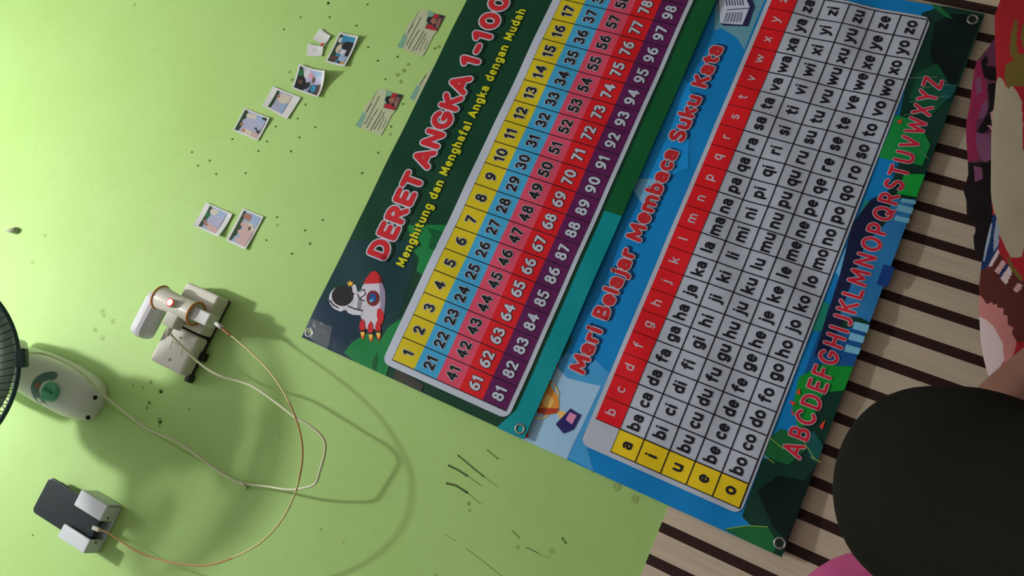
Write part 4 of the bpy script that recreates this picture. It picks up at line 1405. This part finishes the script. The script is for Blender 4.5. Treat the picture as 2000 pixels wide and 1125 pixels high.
s1 = [cl('red', 126, 20, 28), cl('gold', 82, 72, 26), cl('cream', 128, 120, 100), cl('blue', 12, 34, 72), cl('pale_blue', 112, 124, 140), cl('brown', 66, 26, 22), cl('rose', 150, 95, 92), cl('pale', 165, 148, 148), cl('navy', 32, 28, 66), cl('stripe', 160, 125, 122)]
k1 = lambda L, oy=0: [(1880 + a / 5.625, oy + b / 5.625) for a, b in L]
pats = [
    (2, [(1948, 151), (1956, 156), (1963.5, 172), (1974, 168), (1985, 181), (1994, 200), (1994, 216), (1997, 294), (2000, 305), (2040, 330), (2040, 420), (2010, 440), (1993.8, 502), (1972, 504), (1951, 461), (1940, 417), (1930, 370), (1930, 300), (1930, 200)]),
    (1, k1([(570, 200), (510, 420), (510, 600), (555, 660), (460, 720), (450, 860), (490, 980), (540, 950), (800, 960), (800, 600), (600, 600), (580, 480), (595, 250)])),
    (1, k1([(640, 300), (675, 240), (800, 200), (800, 560), (660, 550), (630, 420)])),
    (3, [(1943, 420), (1950, 462), (1948, 485), (1930, 520), (1910, 535), (1900, 490), (1925, 425)]),
    (4, [(1932, 436), (1936, 437), (1932, 465), (1921, 510), (1918, 510), (1924, 470)]),
    (4, [(1944, 428), (1950, 450), (1948, 480), (1938, 492), (1939, 460)]),
    (7, [(1928, 520), (1947, 486), (1950, 494), (1935, 521)]),
    (5, [(1905, 532), (1935, 521), (1950, 494), (1962, 512), (1975, 525), (1992, 548), (2040, 560), (2040, 665), (1985, 668), (1900, 600)]),
    (9, [(1940, 530), (1955, 508), (1963, 514), (1948, 537)]),
    (8, [(1948, 537), (1963, 514), (1968, 520), (1952, 544)]),
    (7, [(1952, 544), (1968, 520), (1976, 530), (1963, 557)]),
    (9, [(1976, 567), (1986, 552), (1996, 558), (1986, 572)]),
    (1, [(1963, 502), (1968, 503), (1978, 523), (1996, 545), (1993, 552), (1974, 530)]),
    (6, [(1900, 574), (1914, 578), (1922, 589), (1925, 594), (1935, 590), (1938, 596), (1945, 594), (1947, 601), (1957, 601), (1958, 616), (1966, 617), (1966, 634), (1977, 640), (1974, 650), (1984, 668), (1975, 700), (1900, 740)]),
    (7, [(1905, 615), (1925, 625), (1940, 640), (1955, 668), (1960, 700), (1940, 740), (1900, 745)]),
]


def pick1(u, v, j):
    for mi, poly in reversed(pats):
        if inside((u, v), poly):
            return mi
    return 0


o = cloth_heap('printed_blanket', [(1985, -90), (1964, -30), (1955, 0), (1944.5, 30), (1945, 70), (1948, 150), (1945, 190), (1938, 260), (1937, 370), (1941, 420), (1931, 460), (1919, 515), (1914, 560), (1914, 610), (1917, 665), (1923, 700), (1930, 728), (1945, 760), (1965, 800)], -0.42, (0.10, 0.30), s1, pick1,
               'red, cream and brown printed blanket heaped at the right foot of the wall', None, back=0.05, wob=0.002)
tag(o, 'red, cream and brown printed blanket heaped nearest at the foot of the wall', 'blanket')
s2 = [cl('plum', 78, 38, 60), cl('black', 14, 8, 10), cl('magenta', 110, 26, 58), cl('mauve', 98, 56, 82), cl('petal', 160, 120, 125)]
pats2 = [
    (0, [(1880, 60), (1960, 60), (1960, 130), (1925, 128), (1910, 140), (1880, 200)]),
    (1, [(1914, 122), (1924, 108), (1928, 118), (1925, 130), (1960, 132), (1960, 160), (1930, 158), (1918, 150)]),
    (2, [(1880, 135), (1913, 118), (1920, 155), (1925, 165), (1926, 205), (1910, 235), (1880, 245)]),
    (3, [(1903, 155), (1914, 150), (1916, 180), (1906, 188)]),
    (1, [(1927, 165), (1960, 160), (1960, 240), (1935, 250), (1918, 262), (1906, 258), (1925, 225), (1930, 205)]),
    (3, [(1914, 210), (1924, 194), (1928, 212), (1920, 232), (1908, 234)]),
    (2, [(1880, 240), (1905, 236), (1905, 290), (1912, 310), (1880, 320)]),
    (4, [(1925, 246), (1960, 246), (1960, 260), (1940, 262), (1930, 250)]),
    (4, [(1932, 222), (1940, 214), (1945, 245), (1936, 250)]),
    (3, [(1904, 262), (1960, 262), (1960, 305), (1925, 320), (1912, 310), (1905, 290)]),
    (1, [(1880, 318), (1925, 318), (1945, 300), (1960, 600), (1880, 600)]),
    (3, [(1900, 325), (1916, 328), (1918, 350), (1902, 356)]),
]


def pick2(u, v, j):
    for mi, poly in reversed(pats2):
        if inside((u, v), poly):
            return mi
    return 0


o = cloth_heap('floral_blanket', [(1960, 40), (1945, 74), (1932, 92), (1923, 102), (1910, 118), (1904, 140), (1899, 180), (1894, 215), (1889, 240), (1889, 275), (1892, 310), (1893, 340), (1888, 358), (1884, 366), (1884, 374), (1889, 390), (1890, 418), (1906, 436), (1907, 452), (1903, 462), (1905, 486), (1918, 505), (1930, 540), (1950, 560)], -0.20, (0.07, 0.28), s2, pick2,
               '', None, back=0.05, wob=0.003, seed=4)
tag(o, 'plum and black floral blanket bunched behind the red printed blanket', 'blanket')

# pink pillow behind the knee
bm = bmesh.new()
bmesh.ops.create_uvsphere(bm, u_segments=40, v_segments=28, radius=1)
for v in bm.verts:
    x, y, z = v.co
    sx_ = math.copysign(abs(x) ** 0.62, x); sz_ = math.copysign(abs(z) ** 0.62, z)
    k_ = 0.006 * math.sin(x * 9 + z * 4) + 0.004 * math.sin(x * 17 - z * 13)
    v.co = (sx_ * 0.19, y * 0.085 + k_, sz_ * 0.218)
for f in bm.faces:
    f.smooth = True
o = link('pillow', bm, mat('pillow_pink', (0.46, 0.075, 0.21), rough=0.8, spec=0.2, bump=0.4, bscale=22))
o.location = (-0.150, -0.36, 0.226)
tag(o, 'bright pink pillow standing on the floor behind the knee', 'pillow')

# ================================================================ person (knee and forearm in view)
per = empty('person', (0.08, -0.85, 0), 'person in black trousers sitting with one knee raised and an arm around it', 'person')
tro = mat('trouser_black', (0.0065, 0.0070, 0.0050), rough=0.9, spec=0.08, bump=0.25, bscale=25)
skin = mat('skin_brown', (0.20, 0.090, 0.062), rough=0.5, spec=0.35, vary=0.08, vscale=30)


def limb(path, name, m, parent, sides=28, n=6, folds=0.0):
    """A tapering limb; path entries are (x, y, z, half width, half depth)."""
    C = spline([p[:3] for p in path], n)
    R = spline([(p[3], p[4], 0) for p in path], n)
    bm = bmesh.new()
    rings = []
    ref = Vector((1, 0, 0))
    for i, c in enumerate(C):
        a = C[max(0, i - 1)]; b = C[min(len(C) - 1, i + 1)]
        t = (b - a).normalized()
        s = (ref - t * ref.dot(t)).normalized()
        d = t.cross(s)
        ring = []
        for k_ in range(sides):
            an = 2 * math.pi * k_ / sides
            f = 1 + folds * (math.sin(an * 3 + i * 0.55) * 0.5 + math.sin(an * 2 - i * 0.9) * 0.5)
            ring.append(bm.verts.new(c + (s * math.cos(an) * R[i].x + d * math.sin(an) * R[i].y) * f))
        rings.append(ring)
    for i in range(len(rings) - 1):
        for k_ in range(sides):
            bm.faces.new((rings[i][k_], rings[i][(k_ + 1) % sides], rings[i + 1][(k_ + 1) % sides], rings[i + 1][k_])).smooth = True
    bm.faces.new(rings[0][::-1]); bm.faces.new(rings[-1])
    return link(name, bm, m, parent, subsurf=1)


limb([(0.0, -1.62, 0.10, .10, .10), (0.0, -1.35, 0.18, .092, .09), (0.015, -1.10, 0.275, .074, .080), (0.036, -0.93, 0.350, .063, .072), (0.050, -0.84, 0.389, .067, .068), (0.058, -0.765, 0.408, .071, .064), (0.063, -0.715, 0.388, .070, .058),
      (0.066, -0.69, 0.32, .064, .058), (0.074, -0.665, 0.24, .066, .062), (0.086, -0.64, 0.15, .066, .062), (0.10, -0.62, 0.07, .068, .064)], 'trousers', tro, per, folds=0.03)
# bare foot
limb([(0.10, -0.655, 0.05, .030, .030), (0.10, -0.63, 0.042, .032, .036), (0.102, -0.57, 0.034, .040, .030), (0.105, -0.51, 0.022, .044, .018), (0.107, -0.465, 0.014, .038, .011), (0.107, -0.452, 0.012, .02, .006)], 'foot', skin, per)
# arm: shoulder, elbow, wrist, then a hand with five fingers closing on the shin
bm = bmesh.new()
sk = bm.verts.layers.skin.verify()


def node(p, r, prev=None, root=False):
    v = bm.verts.new(p)
    v[sk].radius = (r, r) if not isinstance(r, tuple) else r
    v[sk].use_root = root
    if prev:
        bm.edges.new((prev, v))
    return v


sh = node((0.27, -1.50, 0.47), 0.055, root=True)
u1 = node((0.31, -1.20, 0.37), 0.050, sh)
u2 = node((0.35, -0.90, 0.27), 0.043, u1)
el = node((0.355, -0.72, 0.235), 0.040, u2)
f1 = node((0.29, -0.655, 0.290), 0.040, el)
f2 = node((0.22, -0.635, 0.318), 0.035, f1)
wr = node((0.158, -0.622, 0.358), 0.028, f2)
h1 = node((0.135, -0.606, 0.356), (0.018, 0.026), wr)
h2 = node((0.098, -0.598, 0.364), (0.013, 0.032), h1)
for dz, ln in ((0.034, 0.9), (0.012, 1.0), (-0.011, 0.95), (-0.033, 0.75)):
    a = node((0.082, -0.597, 0.366 + dz * 0.9), 0.0095, h2)
    b = node((0.082 - 0.034 * ln, -0.600, 0.366 + dz * 1.1), 0.0088, a)
    c = node((0.082 - 0.056 * ln, -0.617, 0.364 + dz * 1.15), 0.0080, b)
    node((0.082 - 0.064 * ln, -0.636, 0.362 + dz * 1.15), 0.0072, c)
a = node((0.126, -0.607, 0.386), 0.0105, h1)
b = node((0.108, -0.612, 0.412), 0.0095, a)
node((0.088, -0.622, 0.424), 0.0085, b)
me = bpy.data.meshes.new('arm')
bm.to_mesh(me)
bm.free()
me.materials.append(skin)
o = bpy.data.objects.new('arm', me)
COL.objects.link(o)
o.parent = per
o.matrix_parent_inverse = per.matrix_world.inverted()
md = o.modifiers.new('skin', 'SKIN')
md.use_smooth_shade = True
md = o.modifiers.new('subsurf', 'SUBSURF')
md.levels = 2
md.render_levels = 2
o['label'] = 'bare brown arm reaching to the raised knee'
